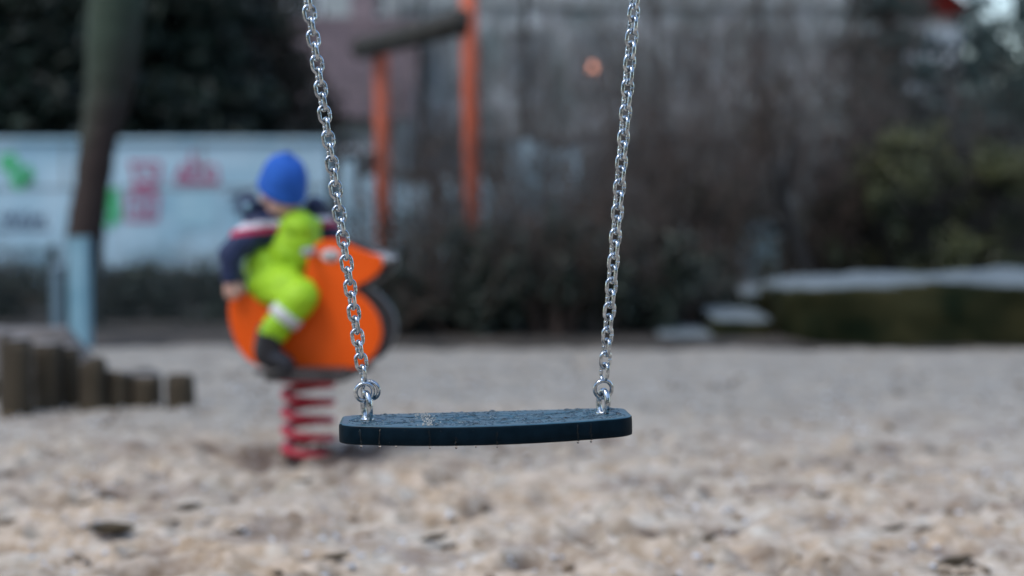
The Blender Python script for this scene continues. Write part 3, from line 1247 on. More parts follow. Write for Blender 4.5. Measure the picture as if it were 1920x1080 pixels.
# beanie with a little peak
m = MB()
prof = [(0.004, 0.124), (0.028, 0.120), (0.048, 0.110), (0.064, 0.095), (0.076, 0.075), (0.083, 0.052), (0.086, 0.030), (0.088, 0.016), (0.090, 0.012), (0.091, -0.004), (0.087, -0.010), (0.078, -0.010)]
ns = 36
for (r, z) in prof:
    for k in range(ns):
        a = 2 * math.pi * k / ns
        tilt = -0.012 * math.cos(a) * (1 if z < 0.02 else 0)
        m.v.append(tuple(hd(r * math.sin(a) * 0.95, r * math.cos(a) * 1.06 - 0.004, z * 1.06 + tilt + 0.012)))
for i in range(len(prof) - 1):
    for k in range(ns):
        m.f.append((i * ns + k, i * ns + (k + 1) % ns, (i + 1) * ns + (k + 1) % ns, (i + 1) * ns + k))
m.f.append(tuple(range(ns)))
hat = link('beanie', m.mesh('beanie', PO), M['hat'], person)
m = MB()
m.ball(hd(0.004, -0.006, 0.140), (0.022, 0.020, 0.012), 12, 8, HR)
link('hat_tip', m.mesh('hat_tip', PO), M['hat'], hat)

# jacket: trunk, sleeves and the hood lying round the neck
mb = MB()
mb.capsule(neck + Vector((0, 0, -0.015)), chest, 0.060, 0.094)
mb.capsule(chest, belly, 0.096, 0.10)
for sh, el, wr in ((sh_n, el_n, wr_n), (sh_f, el_f, wr_f)):
    mb.capsule(chest.lerp(neck, .55), sh, 0.068, 0.056)
    mb.capsule(sh, el, 0.055, 0.044)
    mb.capsule(el, el.lerp(wr, .93), 0.044, 0.033)
    mb.capsule(sh.lerp(el, .5), sh.lerp(el, .56), 0.053, 0.053)
mb.ball(C(470, 390, 0.0), (0.040, 0.05, 0.045), 14, 10)
mb.ball(C(495, 402, 0.06), (0.05, 0.055, 0.045), 14, 10)
mb.ball(C(540, 400, 0.085), (0.06, 0.045, 0.05), 14, 10)
mb.ball(C(590, 388, 0.06), (0.040, 0.05, 0.040), 14, 10)
jk = remeshed(mb, 'jacket', 0.006, PO, 3)
for m_ in ('navy', 'jacket_white', 'jacket_red'):
    jk.materials.append(M[m_])
nrm_ = [v.normal.copy() for v in jk.vertices]
for v, nn in zip(jk.vertices, nrm_):
    v.co = v.co + nn * 0.005 * noise.noise((v.co.x * 20, v.co.y * 20, v.co.z * 45))
for p in jk.polygons:
    c = p.center + PO
    zz = c.z
    dxx = c.x - C(540, 420).x
    za, zb2, zc = C(500, 411).z, C(500, 422).z, C(500, 433).z
    tiltz = 0.10 * dxx
    if dxx < -0.015 or dxx > 0.075:
        if zb2 < zz - tiltz < za:
            p.material_index = 1
        elif zc < zz - tiltz <= zb2:
            p.material_index = 2
o = link('jacket', jk, None, person)
# a shiny button on the hood
m = MB()
m.ball(C(464, 388, -0.052), (0.015, 0.008, 0.015), 14, 8)
link('hood_toggle', m.mesh('hood_toggle', PO), M['post_grey'], o)

# lime overalls
mb = MB()
mb.capsule(C(558, 432, -0.052), C(550, 472, -0.034), 0.072, 0.100)
mb.capsule(C(575, 430, -0.03), C(566, 455, -0.02), 0.050, 0.06)
mb.capsule(C(538, 432, -0.075), C(584, 424, -0.02), 0.036, 0.040)
mb.capsule(C(552, 468, -0.012), C(520, 520, 0.0), 0.104, 0.109)
mb.capsule(C(520, 515, 0), (hip_n + hip_f) / 2 + Vector((0.0, 0, -0.0)), 0.103, 0.098)
mb.ball(C(500, 500, -0.02), (0.082, 0.10, 0.085), 16, 12)
for hp, kn, an in ((hip_n, knee_n, ank_n), (hip_f, knee_f, ank_f)):
    mb.capsule(hp, hp.lerp(kn, .55), 0.080, 0.076)
    mb.capsule(hp.lerp(kn, .5), kn, 0.074, 0.059)
    mb.capsule(kn, kn.lerp(an, .8), 0.059, 0.052)
ov = remeshed(mb, 'overalls', 0.007, PO, 3)
nrm_ = [v.normal.copy() for v in ov.vertices]
for v, nn in zip(ov.vertices, nrm_):
    c_ = v.co.copy()
    v.co = c_ + nn * (0.006 * noise.noise((c_.x * 14, c_.y * 14, c_.z * 34)) + 0.004 * noise.noise((c_.x * 40 + c_.z * 30, c_.y * 30, c_.z * 50)))
over = link('overalls', ov, M['lime'], person)
for kn, an in ((knee_n, ank_n), (knee_f, ank_f)):
    m = MB()
    c0 = kn.lerp(an, .44)
    ax = (an - kn).normalized()
    m.tube([c0 - ax * 0.020, c0 - ax * 0.019, c0 + ax * 0.019, c0 + ax * 0.020], [0.056, 0.0605, 0.059, 0.054], 28, caps=False)
    link('reflective_band', m.mesh('reflective_band', PO), M['reflective'], over)
for dx in (0, 1):
    m = MB()
    a = C(545 + dx * 40, 425, -0.10 + dx * 0.05)
    m.tube([a + Vector((0, -0.02, -0.02)), a + Vector((-0.005, 0, 0.018)), a + Vector((-0.02, 0.05, 0.035)), a + Vector((-0.035, 0.11, 0.02))], 0.013, 8)
    link('shoulder_strap', m.mesh('shoulder_strap', PO), M['lime'], over)

for an, to in ((ank_n, toe_n), (ank_f, toe_f)):
    mb = MB()
    kn = knee_n if an is ank_n else knee_f
    mb.capsule(an.lerp(kn, .16), an + Vector((0.004, 0, -0.03)), 0.052, 0.046)
    mb.capsule(an + Vector((0.004, 0, -0.045)), to, 0.044, 0.036)
    bo = remeshed(mb, 'boot', 0.006, PO, 3)
    b_ = link('boot', bo, M['boot'], person)
    m = MB()
    q0 = an + Vector((0.0, 0, -0.084))
    d_ = (to - an)
    d_.z = 0
    d_.normalize()
    zf = LP(500, 692).z + 0.001
    ct = Vector(((an.x + to.x) / 2 + .004, (an.y + to.y) / 2, 0))
    pts = []
    for k in range(24):
        a = 2 * math.pi * k / 24
        pts.append((ct.x + 0.078 * math.cos(a), ct.y + 0.036 * math.sin(a)))
    n_ = len(pts)
    m.add([(x, y, zf) for x, y in pts] + [(x, y, zf + 0.018) for x, y in pts],
          [tuple(range(n_))[::-1], tuple(range(n_, 2 * n_))] + [(i, (i + 1) % n_, n_ + (i + 1) % n_, n_ + i) for i in range(n_)])
    link('sole', m.mesh('sole', PO), M['black_plastic'], b_)

# ------------------------------------------------------------------ palisade logs
LOGS = [(20, 640, 780, 56, 'tallest dark log of the palisade at the picture edge'),
        (82, 648, 770, 52, 'second tallest palisade log, beside the tallest one'),
        (122, 654, 764, 40, 'narrow tall palisade log third from the high end'),
        (167, 684, 770, 48, 'medium palisade log just below the narrow tall one'),
        (216, 704, 766, 48, 'short palisade log fourth from the low end'),
        (268, 708, 765, 54, 'broad short palisade log second from the low end'),
        (332, 711, 770, 50, 'last short log at the low end of the palisade')]
LOGS[4] = (216, 704, 766, 48, 'short palisade log third from the low end')
for (px, yt, yb, wpx, lab) in LOGS:
    g = G(px, yb)
    h = P(px, yt, g.y).z
    r = wpx / 2 * 1.07 * g.y / F
    rgl = random.Random(px)
    o = empty('palisade_log', (g.x, g.y + r, 0))
    tag(o, lab, 'log', 'palisade logs at the edge of the sand')
    m = MB()
    pts, rad = [], []
    for k in range(9):
        t = k / 8
        pts.append((rgl.uniform(-.003, .003), rgl.uniform(-.003, .003), -0.1 + (h + 0.1) * t))
        rad.append(r * (1 + rgl.uniform(-.04, .04)))
    pts.append((0, 0, h + 0.006))
    rad.append(r * 0.9)
    m.tube(pts, rad, 18)
    link('log_body', m.mesh('log_body'), M['log'], o)
    m = MB()
    m.tube([(0, 0, h + 0.004), (0, 0, h + 0.010)], [r * 0.93, r * 0.86], 18)
    link('cut_end', m.mesh('cut_end'), M['log_end'], o)
# sand bank held up behind the tall logs
mb = MB()
nxb, nyb = 60, 30
for j in range(nyb + 1):
    for i in range(nxb + 1):
        t = i / nxb
        px = -260 + t * 470
        base_ = G(px, 775)
        y = base_.y + 0.42 + 0.75 * j / nyb
        x = (px - 960) / F * base_.y * (1 + 0.10 * j / nyb)
        top = 0.335 if px < 60 else 0.335 - 0.335 * min(1, max(0, (px - 60) / 110)) ** 1.1
        e = min(1, j / 3) * min(1, (nyb - j) / 10)
        z = top * (0.35 + 0.65 * min(1, j / 2)) * (1 if j < nyb - 10 else e) - 0.02
        if i == nxb or j == nyb:
            z = -0.05
        mb.v.append((x, y, z + 0.02 * noise.noise((x * 5, y * 5, 0))))
for j in range(nyb):
    for i in range(nxb):
        a = j * (nxb + 1) + i
        mb.f.append((a, a + 1, a + nxb + 2, a + nxb + 1))
tag(link('sand_bank', mb.mesh('sand_bank'), M['bank']), 'raised sand bank held up behind the palisade logs', 'sand', kind='structure')

# ------------------------------------------------------------------ graffiti wall
WY = 16.5
wl, wr_ = P(-260, 266, WY), P(612, 266, WY)
wall = tag(empty('graffiti_wall', ((wl.x + wr_.x) / 2, WY, 0)), 'long low white wall with red, green and blue graffiti behind the playground', 'wall')
wx = (wl.x + wr_.x) / 2
m = MB()
m.box((0, 0.1, wl.z / 2), (wr_.x - wl.x, 0.2, wl.z))
link('wall_body', m.mesh('wall_body'), M['wall'], wall, sm=False)
m = MB()
m.box((0, 0.09, wl.z + 0.025), (wr_.x - wl.x + 0.06, 0.28, 0.05))
link('wall_cap', m.mesh('wall_cap'), M['wall'], wall, sm=False)
m = MB()
zs = P(300, 352, WY).z
m.box((0, -0.004, zs), (wr_.x - wl.x, 0.012, 0.03))
for px in (-100, 120, 380):
    m.box((P(px, 300, WY).x - wx, -0.003, (wl.z + zs + 0.02) / 2), (0.03, 0.010, wl.z - zs - 0.02))
link('panel_seam', m.mesh('panel_seam'), M['seam'], wall, sm=False)


def stroke(name, polys, wid, material):
    m = MB()
    for q, poly in enumerate(polys):
        pts = [P(x, y, WY) for x, y in poly]
        for i in range(len(pts) - 1):
            a, b = pts[i], pts[i + 1]
            t = (b - a)
            if t.length < 1e-6:
                continue
            t.normalize()
            nrm = Vector((-t.z, 0, t.x)) * wid / 2
            a2, b2 = a - t * wid * .35, b + t * wid * .35
            yy = -0.0115 - 0.0006 * ((q * 5 + i) % 9)
            m.add([(v.x - wx, yy, v.z) for v in (a2 - nrm, b2 - nrm, b2 + nrm, a2 + nrm)], [(0, 1, 2, 3)])
    return link(name, m.mesh(name), material, wall, sm=False)


def blob(name, pts, material, yy=-0.0105):
    m = MB()
    q = [P(x, y, WY) for x, y in pts]
    m.add([(v.x - wx, yy, v.z) for v in q], [tuple(range(len(q)))])
    return link(name, m.mesh(name), material, wall, sm=False)


stroke('graffiti_tag', [[(2, 298), (22, 292), (32, 306), (16, 318), (34, 326), (54, 316), (56, 340), (36, 350), (24, 338)], [(28, 330), (46, 344), (58, 330)], [(4, 312), (20, 306)]], 0.075, M['spray_green'])
stroke('graffiti_tag', [[(198, 352), (212, 366), (206, 392), (220, 402), (204, 420)], [(214, 360), (218, 408)]], 0.10, M['spray_green'])
stroke('graffiti_tag', [[(244, 306), (298, 306), (298, 340), (262, 344), (298, 372)], [(250, 308), (258, 368)], [(270, 316), (284, 330)], [(240, 366), (240, 412), (292, 412), (296, 368), (244, 366)], [(262, 384), (276, 384), (276, 400), (260, 398), (262, 384)], [(252, 350), (292, 356)]], 0.042, M['spray_red'])
stroke('graffiti_tag', [[(330, 340), (344, 308), (350, 340)], [(334, 326), (352, 326)], [(362, 286), (358, 340), (378, 338)], [(358, 300), (376, 312), (358, 320)], [(386, 310), (384, 338), (408, 338), (404, 312), (388, 312)], [(330, 342), (410, 342)]], 0.036, M['spray_red'])
stroke('graffiti_tag', [[(0, 400), (10, 418), (16, 400), (22, 418), (28, 398)], [(34, 420), (44, 398), (48, 420)], [(56, 398), (60, 420), (72, 404), (78, 420), (84, 402)], [(-10, 430), (90, 428)]], 0.035, M['spray_blue'])
stroke('graffiti_tag', [[(436, 388), (452, 372), (448, 400), (462, 386), (470, 402)], [(430, 366), (476, 360)]], 0.05, M['spray_blue'])
blob('paint_patch', [(332, 364), (402, 358), (408, 408), (398, 428), (338, 424), (328, 396)], M['spray_cyan'])

# ------------------------------------------------------------------ trunk, posts, fence
TY = 11.5
tb = G(150, 636)
tree = tag(empty('leaning_tree', (P(155, 640, TY).x, TY, 0)), 'leaning tree with mossy green upper trunk and dark brown foot beside the white posts', 'tree')
ox = P(155, 640, TY).x
m = MB()
pp = [(152, 660, 38), (155, 560, 35), (157, 440, 34), (168, 350, 33), (180, 250, 34), (192, 160, 38), (200, 80, 44), (206, 0, 48), (214, -90, 44), (224, -200, 36), (238, -330, 26), (250, -460, 14)]
cm = catmull([(P(x, y, TY).x - ox, 0.02 * i, P(x, y, TY).z, w / 2 * 2 * TY / F / 1.0 * 0.98) for i, (x, y, w) in enumerate(pp)], 5, closed=False)
rgl = random.Random(3)
pts = [Vector((a, b, max(c, -0.1) if k else -0.15)) for k, (a, b, c, r) in enumerate(cm)]
m.tube(pts, [r * (1 + 0.07 * rgl.uniform(-1, 1)) for a, b, c, r in cm], 20)
tr = link('trunk', m.mesh('trunk'), M['trunk'], tree)
m = MB()
pp2 = [(168, 300, 14), (205, 220, 15), (226, 120, 16), (240, 0, 16), (256, -150, 13), (275, -330, 8)]
cm = catmull([(P(x, y, TY).x - ox, 0.25, P(x, y, TY).z, w * TY / F) for x, y, w in pp2], 5, closed=False)
m.tube([c[:3] for c in cm], [c[3] for c in cm], 14)
for (a, b, c_, d_) in ((200, -60, 90, -420), (215, -150, 330, -430), (220, -220, 150, -520), (240, -320, 360, -560)):
    p0, p1 = P(a, b, TY), P(c_, d_, TY)
    m.tube([p0 - Vector((ox, TY, 0)) + Vector((0, TY, 0)) - Vector((0, TY, 0)), (p0.lerp(p1, .5) - Vector((ox, TY, 0))) + Vector((0, .2, .1)), p1 - Vector((ox, TY, 0)) + Vector((0, .5, 0))], [0.07, 0.05, 0.015], 10)
link('limb', m.mesh('limb'), M['trunk'], tree)


def square_post(name, px, y_top, y_bot, wpx, material, label, cat, group=None, round_top=False, Y=None):
    g = G(px, y_bot)
    Yv = Y or g.y
    z = P(px, y_top, Yv).z
    s_ = wpx * Yv / F
    o = empty(name, (P(px, y_bot, Yv).x, Yv, 0))
    tag(o, label, cat, group)
    m = MB()
    m.box((0, 0, (z - 0.1) / 2), (s_, s_, z + 0.1))
    me = m.mesh('post_body')
    bb = bmesh.new()
    bb.from_mesh(me)
    bmesh.ops.bevel(bb, geom=bb.edges[:], offset=s_ * 0.08, segments=2, affect='EDGES')
    bb.to_mesh(me)
    bb.free()
    link('post_body', me, material, o, sm=False)
    m = MB()
    if round_top:
        m.ball((0, 0, z + s_ * 0.5), s_ * 0.62, 16, 10)
    else:
        m.box((0, 0, z + 0.006), (s_ * 1.06, s_ * 1.06, 0.012))
    link('post_cap', m.mesh('post_cap'), material, o, sm=round_top)
    return o


square_post('fence_post', 152, 447, 655, 36, M['post_grey'], 'thick pale blue grey post at the foot of the leaning tree', 'post')
square_post('fence_post', 108, 515, 640, 18, M['post_dull'], 'thin pale blue post with a round knob left of the thick one', 'post', round_top=True)


def mesh_fence(px0, px1, Y, y_top, label):
    a, b = P(px0, 600, Y), P(px1, 600, Y)
    z1 = P(500, y_top, Y).z
    o = tag(empty('wire_fence', ((a.x + b.x) / 2, Y, 0)), label, 'fence')
    L = b.x - a.x
    m = MB()
    nv = int(L / 0.05)
    for i in range(nv + 1):
        x = -L / 2 + L * i / nv
        m.box((x, 0, z1 / 2 + 0.03), (0.007, 0.007, z1))
    nh = int(z1 / 0.1)
    for k in range(nh + 1):
        m.box((0, 0.0085, 0.06 + (z1 - 0.06) * k / nh), (L, 0.008, 0.010))
        m.box((0, -0.0085, 0.06 + (z1 - 0.06) * k / nh), (L, 0.008, 0.010))
    link('wire_panel', m.mesh('wire_panel'), M['wire'], o, sm=False)
    for x in (-L / 2, L / 2):
        m = MB()
        m.box((x, 0.045, z1 / 2), (0.05, 0.05, z1 + 0.08))
        link('post', m.mesh('post'), M['wire'], o, sm=False)


mesh_fence(-160, 96, 10.6, 470, 'low dark wire mesh fence running left from the pale posts')
mesh_fence(182, 452, 10.4, 520, 'low dark wire mesh fence between the pale post and the rider')

# orange posts with a dark crossbeam
frame = tag(empty('climbing_frame', (P(800, 500, 13.7).x, 13.7, 0)), 'climbing frame of two red orange posts joined by a dark beam', 'climbing frame')
fo = Vector((P(800, 500, 13.7).x, 13.7, 0))


def round_post(px_t, py_t, px_b, Y, wpx):
    a = P(px_t, py_t, Y)
    b = P(px_b, 640, Y)
    b.z = -0.1
    m = MB()
    r = wpx / 2 * Y / F
    m.tube([b - fo, b.lerp(a, .33) - fo, b.lerp(a, .66) - fo, a - fo, a - fo + Vector((0, 0, .012))], [r, r, r * .98, r * .97, r * .8], 18)
    link('post', m.mesh('post'), M['orange_post'], frame)


round_post(714, 96, 724, 15.0, 30)
round_post(877, -70, 892, 12.5, 33)
m = MB()
a, b = P(676, 92, 15.15) - fo, P(868, 40, 12.4) - fo
dv = (b - a).normalized()
m.tube([a, a + dv * .02, b - dv * .02, b], [0.10, 0.115, 0.115, 0.10], 14)
link('beam', m.mesh('beam'), M['dark_beam'], frame)

# ------------------------------------------------------------------ stone slab and steps


def rock(name, px0, px1, z_top_f, z_top_b, Y0, Y1, label, cat, seed, amp=0.05, group=None):
    x0, x1 = (px0 - 960) / F * Y0, (px1 - 960) / F * Y0
    cx_, cy_ = (x0 + x1) / 2, (Y0 + Y1) / 2
    bb = bmesh.new()
    bmesh.ops.create_cube(bb, size=1)
    bmesh.ops.subdivide_edges(bb, edges=bb.edges[:], cuts=22, use_grid_fill=True)
    for v in bb.verts:
        p = v.co.copy()
        # round the corners a little
        q = Vector((abs(p.x) * 2, abs(p.y) * 2, abs(p.z) * 2))
        n_ = (q.x ** 9 + q.y ** 9 + q.z ** 9) ** (1 / 9)
        p = p / max(n_, 1e-6)
        t = p.y + 0.5
        h = z_top_f + (z_top_b - z_top_f) * t
        co = Vector((p.x * (x1 - x0), p.y * (Y1 - Y0), (p.z + 0.5) * (h + 0.08) - 0.08))
        nv = Vector((noise.noise(co * 1.6 + Vector((seed, 0, 0))), noise.noise(co * 1.6 + Vector((0, seed, 0))), 0.65 * noise.noise(co * 1.3 + Vector((0, 0, seed)))))
        nv2 = Vector((noise.noise(co * 6 + Vector((seed, 0, 0))), noise.noise(co * 6 + Vector((0, seed, 0))), 0.5 * noise.noise(co * 6 + Vector((0, 0, seed)))))
        v.co = co + nv * amp + nv2 * amp * 0.35
    me = bpy.data.meshes.new(name)
    bb.to_mesh(me)
    bb.free()
    return tag(link(name, me, M['rock'], None, (cx_, cy_, 0)), label, cat, group)


rock('stone_slab', 1492, 2330, 0.46, 0.45, 9.4, 11.3, 'large flat topped mossy stone block at the edge of the sand', 'stone', 3, 0.095)
rock('step_stone', 1340, 1455, 0.17, 0.22, 9.75, 10.5, 'low pale step stone beside the mossy block', 'stone', 8, 0.03)
rock('step_stone', 1385, 1478, 0.30, 0.36, 10.7, 11.3, 'upper step stone behind the low pale one', 'stone', 12, 0.03)
rock('flat_stone', 1235, 1345, 0.06, 0.10, 9.7, 10.3, 'thin flat pale stone at the sand edge left of the steps', 'stone', 15, 0.02)

# ------------------------------------------------------------------ shrubs in front of the wall
DARK = [(730, 9.9, .55, .42), (800, 10.1, .60, .55), (880, 10.0, .70, .6), (960, 10.1, .60, .62), (1035, 9.95, .62, .55), (1110, 10.1, .66, .6),
        (1180, 10.2, .6, .55), (1255, 10.5, .55, .5), (1320, 10.9, .5, .5), (640, 10.4, .45, .5), (1372, 11.4, .4, .38)]
DLAB = ['dark evergreen bush just right of the orange bird rider', 'dark evergreen bush below the left orange post', 'dark evergreen bush below the right orange post',
        'dark evergreen bush midway between the swing chains', 'dark evergreen bush behind the middle of the swing seat', 'dark evergreen bush just left of the right chain',
        'dark evergreen bush just right of the right chain', 'dark evergreen bush behind the thin flat stone', 'dark evergreen bush behind the low step stone',
        'dark evergreen bush hidden half behind the rider', 'dark evergreen bush behind the upper step stone']
for i, (px, Y, rx, h) in enumerate(DARK):
    x = (px - 960) / F * Y
    rgl = random.Random(100 + i)
    o = tag(empty('evergreen_bush', (x, Y, 0)), DLAB[i], 'bush', 'dark low bushes behind the sand')
    blobs = []
    h *= rgl.uniform(.75, 1.5)
    for k in range(13):
        blobs.append((rgl.uniform(-.8, .8) * rx, rgl.uniform(-.3, .5) * rx, h * rgl.uniform(.15, .8), rx * rgl.uniform(.14, .3), rx * rgl.uniform(.15, .3), h * rgl.uniform(.2, .42)))
    link('foliage', leaf_cloud('foliage', blobs, 3600, 0.032, 200 + i, 0.45), M['leaf_dark'], o, sm=False)
    m = MB()
    twigs(m, (0, 0.0, -0.02), h * 1.5, 34, rx * 1.1, rgl, 0.008, 5)
    link('stem', m.mesh('stem'), M['stem' if i % 2 else 'stem_red'], o)

BARE = [  # px, depth, height, stems, spread, material, label
    (650, 12.2, 1.35, 26, .55, 'stem', 'bare grey shrub behind the head of the orange bird'),
    (735, 11.8, 1.75, 30, .55, 'stem_red', 'bare brown shrub in front of the left orange post'),
    (800, 12.9, 2.2, 34, .6, 'stem', 'bare grey shrub between the two orange posts'),
    (868, 11.6, 1.7, 30, .5, 'stem_red', 'bare brown shrub in front of the right orange post'),
    (945, 12.4, 2.6, 44, .6, 'stem', 'tall bare shrub just right of the right orange post'),
    (1030, 12.0, 2.4, 44, .65, 'stem_red', 'tall bare shrub behind the gap between the chains'),
    (1110, 12.8, 2.8, 46, .7, 'stem', 'tall bare shrub below the small orange lamp'),
    (1190, 11.9, 2.5, 46, .65, 'stem_red', 'tall brown shrub right behind the right chain'),
    (1270, 12.5, 2.9, 50, .75, 'stem', 'tall bare shrub a little right of the right chain'),
    (1335, 11.8, 2.5, 44, .6, 'stem_red', 'tall reddish shrub above the step stones'),
    (1440, 13.9, 2.8, 30, .6, 'stem', 'tall bare shrub between steps and stone block'),
    (1545, 12.4, 2.3, 44, .6, 'stem_red', 'bare shrub behind the left end of the stone block'),
    (1600, 13.4, 2.4, 46, .8, 'stem', 'tall bare shrub rising behind the olive bush'),
    (1700, 13.8, 2.1, 46, .8, 'stem_red', 'bare shrub under the pale sky gaps'),
    (1800, 13.5, 2.1, 46, .8, 'stem', 'bare grey shrub over the middle of the stone block'),
    (1900, 13.9, 2.2, 46, .8, 'stem_red', 'bare shrub at the far right of the bed'),
]
for i, (px, Y, h, ns_, spd, mk, lab) in enumerate(BARE):
    x = (px - 960) / F * Y
    rgl = random.Random(300 + i)
    dens = 0.75 if px < 1150 else 1.0
    o = tag(empty('bare_shrub', (x, Y, 0)), lab, 'shrub', 'bare winter shrubs behind the sand')
    m = MB()
    twigs(m, (0, 0, -0.02), h, int(ns_ * dens), spd, rgl, 0.0085, 5)
    link('stem', m.mesh('stem'), M[mk], o)
    blobs = []
    for k in range(7):
        blobs.append((rgl.uniform(-.6, .6) * spd, rgl.uniform(-.5, .5) * spd, h * rgl.uniform(.12, .45), spd * .45, spd * .4, h * .14))
    link('dry_leaves', leaf_cloud('dry_leaves', blobs, 900 if px < 1150 else 1300, 0.026, 400 + i, 0.5), M['leaf_brown' if i % 2 else 'leaf_dark'], o, sm=False)['kind'] = 'stuff'

# pale board fence glimpsed between the shrub stems
BY = 16.2
bo0 = P(860, 420, BY)
bf = tag(empty('board_fence', (bo0.x, BY, 0)), 'pale board fence with missing boards glimpsed between the bare shrubs', 'fence')
m = MB()
for zz in (0.5, 1.35):
    m.box((0, 0.06, zz), ((1120 - 640) / F * BY, 0.05, 0.09))
link('rail', m.mesh('rail'), M['dark_beam'], bf, sm=False)
m = MB()
for px_, wpx_, yt_ in ((652, 26, 300), (690, 22, 330), (742, 22, 335), (766, 26, 350), (790, 22, 345), (838, 20, 330), (905, 26, 335), (935, 20, 350),
                       (968, 22, 268), (992, 24, 262), (1016, 20, 272), (1050, 22, 282), (1074, 22, 276), (1100, 18, 330)):
    p_ = P(px_, yt_, BY)
    m.box((p_.x - bo0.x, 0.0, p_.z / 2 + 0.02), (wpx_ / F * BY, 0.03, p_.z - 0.04))
link('board', m.mesh('board'), M['wall'], bf, sm=False)
p0, p1 = P(1392, 430, 13.2), P(1462, 430, 13.2)
lw = tag(empty('low_wall', ((p0.x + p1.x) / 2, 13.2, 0)), 'short pale blue wall end seen left of the slanting dark stem', 'wall')
m = MB()
m.box((0, 0.1, p0.z / 2 + 0.02), (p1.x - p0.x, 0.2, p0.z))
link('wall_body', m.mesh('wall_body'), M['post_grey'], lw, sm=False)
m = MB()
m.box((0, 0.1, p0.z + 0.05), (p1.x - p0.x + .06, 0.26, 0.06))
link('coping', m.mesh('coping'), M['post_dull'], lw, sm=False)

TALL = [(840, 15.4, 3.4, 'slim tall thicket right behind the right orange post'), (1000, 15.2, 3.3, 'slim tall thicket under and left of the orange lamp'),
        (1075, 15.6, 3.6, 'slim tall thicket directly below the orange lamp'), (1160, 15.2, 3.7, 'slim tall thicket behind the top of the right chain'),
        (1255, 15.5, 3.9, 'slim tall thicket right of the right chain top'), (1330, 15.1, 3.6, 'slim tall thicket above the flat stone'),
        (1405, 15.6, 4.0, 'slim tall thicket above the step stones'), (1490, 15.2, 3.8, 'slim tall thicket over the left end of the stone block'),
        (1570, 15.6, 3.8, 'slim tall thicket left of the olive bushes')]
for i, (px, Y, h, lab) in enumerate(TALL):
    x = (px - 960) / F * Y
    rgl = random.Random(1200 + i)
    o = tag(empty('bare_thicket', (x, Y, 0)), lab, 'shrub', 'slim tall bare thickets before the house front')
    m = MB()
    twigs(m, (0, 0, -0.02), h, 9 if px < 1150 else 26, .75, rgl, 0.009, 6)
    link('stem', m.mesh('stem'), M['stem_red' if i % 3 else 'stem'], o)

# the dark slanting trunk right of the steps
o = tag(empty('slanting_tree', (P(1520, 520, 12.0).x, 12.0, 0)), 'small dark tree with a slanting stem above the step stones', 'tree')
fo2 = Vector((P(1520, 520, 12.0).x, 12.0, 0))
m = MB()
pl = [P(1545, 660, 12.0), P(1512, 520, 12.0), P(1490, 450, 12.0), P(1468, 385, 12.0), P(1452, 320, 12.0), P(1436, 240, 12.0), P(1430, 150, 12.0)]
m.tube([p - fo2 for p in pl], [.085, .075, .07, .06, .045, .03, .015], 12)
m.tube([pl[3] - fo2, P(1480, 300, 12.1) - fo2, P(1500, 200, 12.2) - fo2], [.04, .03, .012], 10)
m.tube([pl[2] - fo2, P(1430, 400, 11.9) - fo2, P(1400, 330, 11.8) - fo2], [.03, .022, .01], 10)
link('trunk', m.mesh('trunk'), M['stem_dark'], o)
blobs = [(rgl.uniform(-.7, .3), rgl.uniform(-.2, .3), rgl.uniform(1.4, 2.1), .3, .3, .22) for k in range(6)]
link('crown', leaf_cloud('crown', blobs, 500, 0.03, 77), M['leaf_brown'], o, sm=False)

# olive evergreen bushes over the stone block
OL = [(1600, 12.6, .75, 1.15, 'olive green bush behind the left half of the stone block'), (1690, 12.3, .8, 1.5, 'tallest olive green bush over the stone block'),
      (1790, 12.6, .8, 1.35, 'olive green bush right of the tallest one'), (1890, 12.3, .8, 1.4, 'olive green bush at the right picture edge')]
for i, (px, Y, rx, h, lab) in enumerate(OL):
    x = (px - 960) / F * Y
    rgl = random.Random(500 + i)
    o = tag(empty('olive_bush', (x, Y, 0)), lab, 'bush', 'olive green bushes behind the stone')
    blobs = []
    for k in range(24):
        zz = rgl.uniform(.2, 1.12)
        blobs.append((rgl.uniform(-.65, .65) * rx * (1.15 - zz * .6), rgl.uniform(-.5, .5) * rx, h * zz * 0.95, rx * rgl.uniform(.10, .26), rx * rgl.uniform(.14, .3), h * rgl.uniform(.07, .17)))
    link('foliage', leaf_cloud('foliage', blobs, 4200, 0.030, 600 + i, 0.45), M['leaf_olive'], o, sm=False)
    m = MB()
    twigs(m, (0, 0, -0.02), h * 1.35, 40, rx * .7, rgl, 0.009, 5)
    link('stem', m.mesh('stem'), M['stem_dark'], o)

# dead brushwood in front of the graffiti wall on the left
BR = [(-40, 13.4, 'dead brush below the green graffiti at the left edge'), (60, 13.2, 'dead brush behind the thin pale post'), (240, 13.2, 'dead brush below the red graffiti right of the trunk'),
      (330, 13.5, 'dead brush below the second red graffiti'), (420, 13.3, 'dead brush behind the child'), (520, 13.6, 'dead brush behind the tail of the orange bird')]
for i, (px, Y, lab) in enumerate(BR):
    x = (px - 960) / F * Y
    rgl = random.Random(700 + i)
    o = tag(empty('dead_brush', (x, Y, 0)), lab, 'shrub', 'dead brush in front of the wall')
    m = MB()
    twigs(m, (0, 0, 0), .62, 40, .6, rgl, 0.007, 5)
    link('stem', m.mesh('stem'), M['stem'], o)
    blobs = [(rgl.uniform(-.5, .5), rgl.uniform(-.3, .3), rgl.uniform(.05, .3), .25, .25, .14) for k in range(8)]
    link('dry_leaves', leaf_cloud('dry_leaves', blobs, 1800, 0.03, 720 + i, 0.4), M['leaf_brown'], o, sm=False)['kind'] = 'stuff'
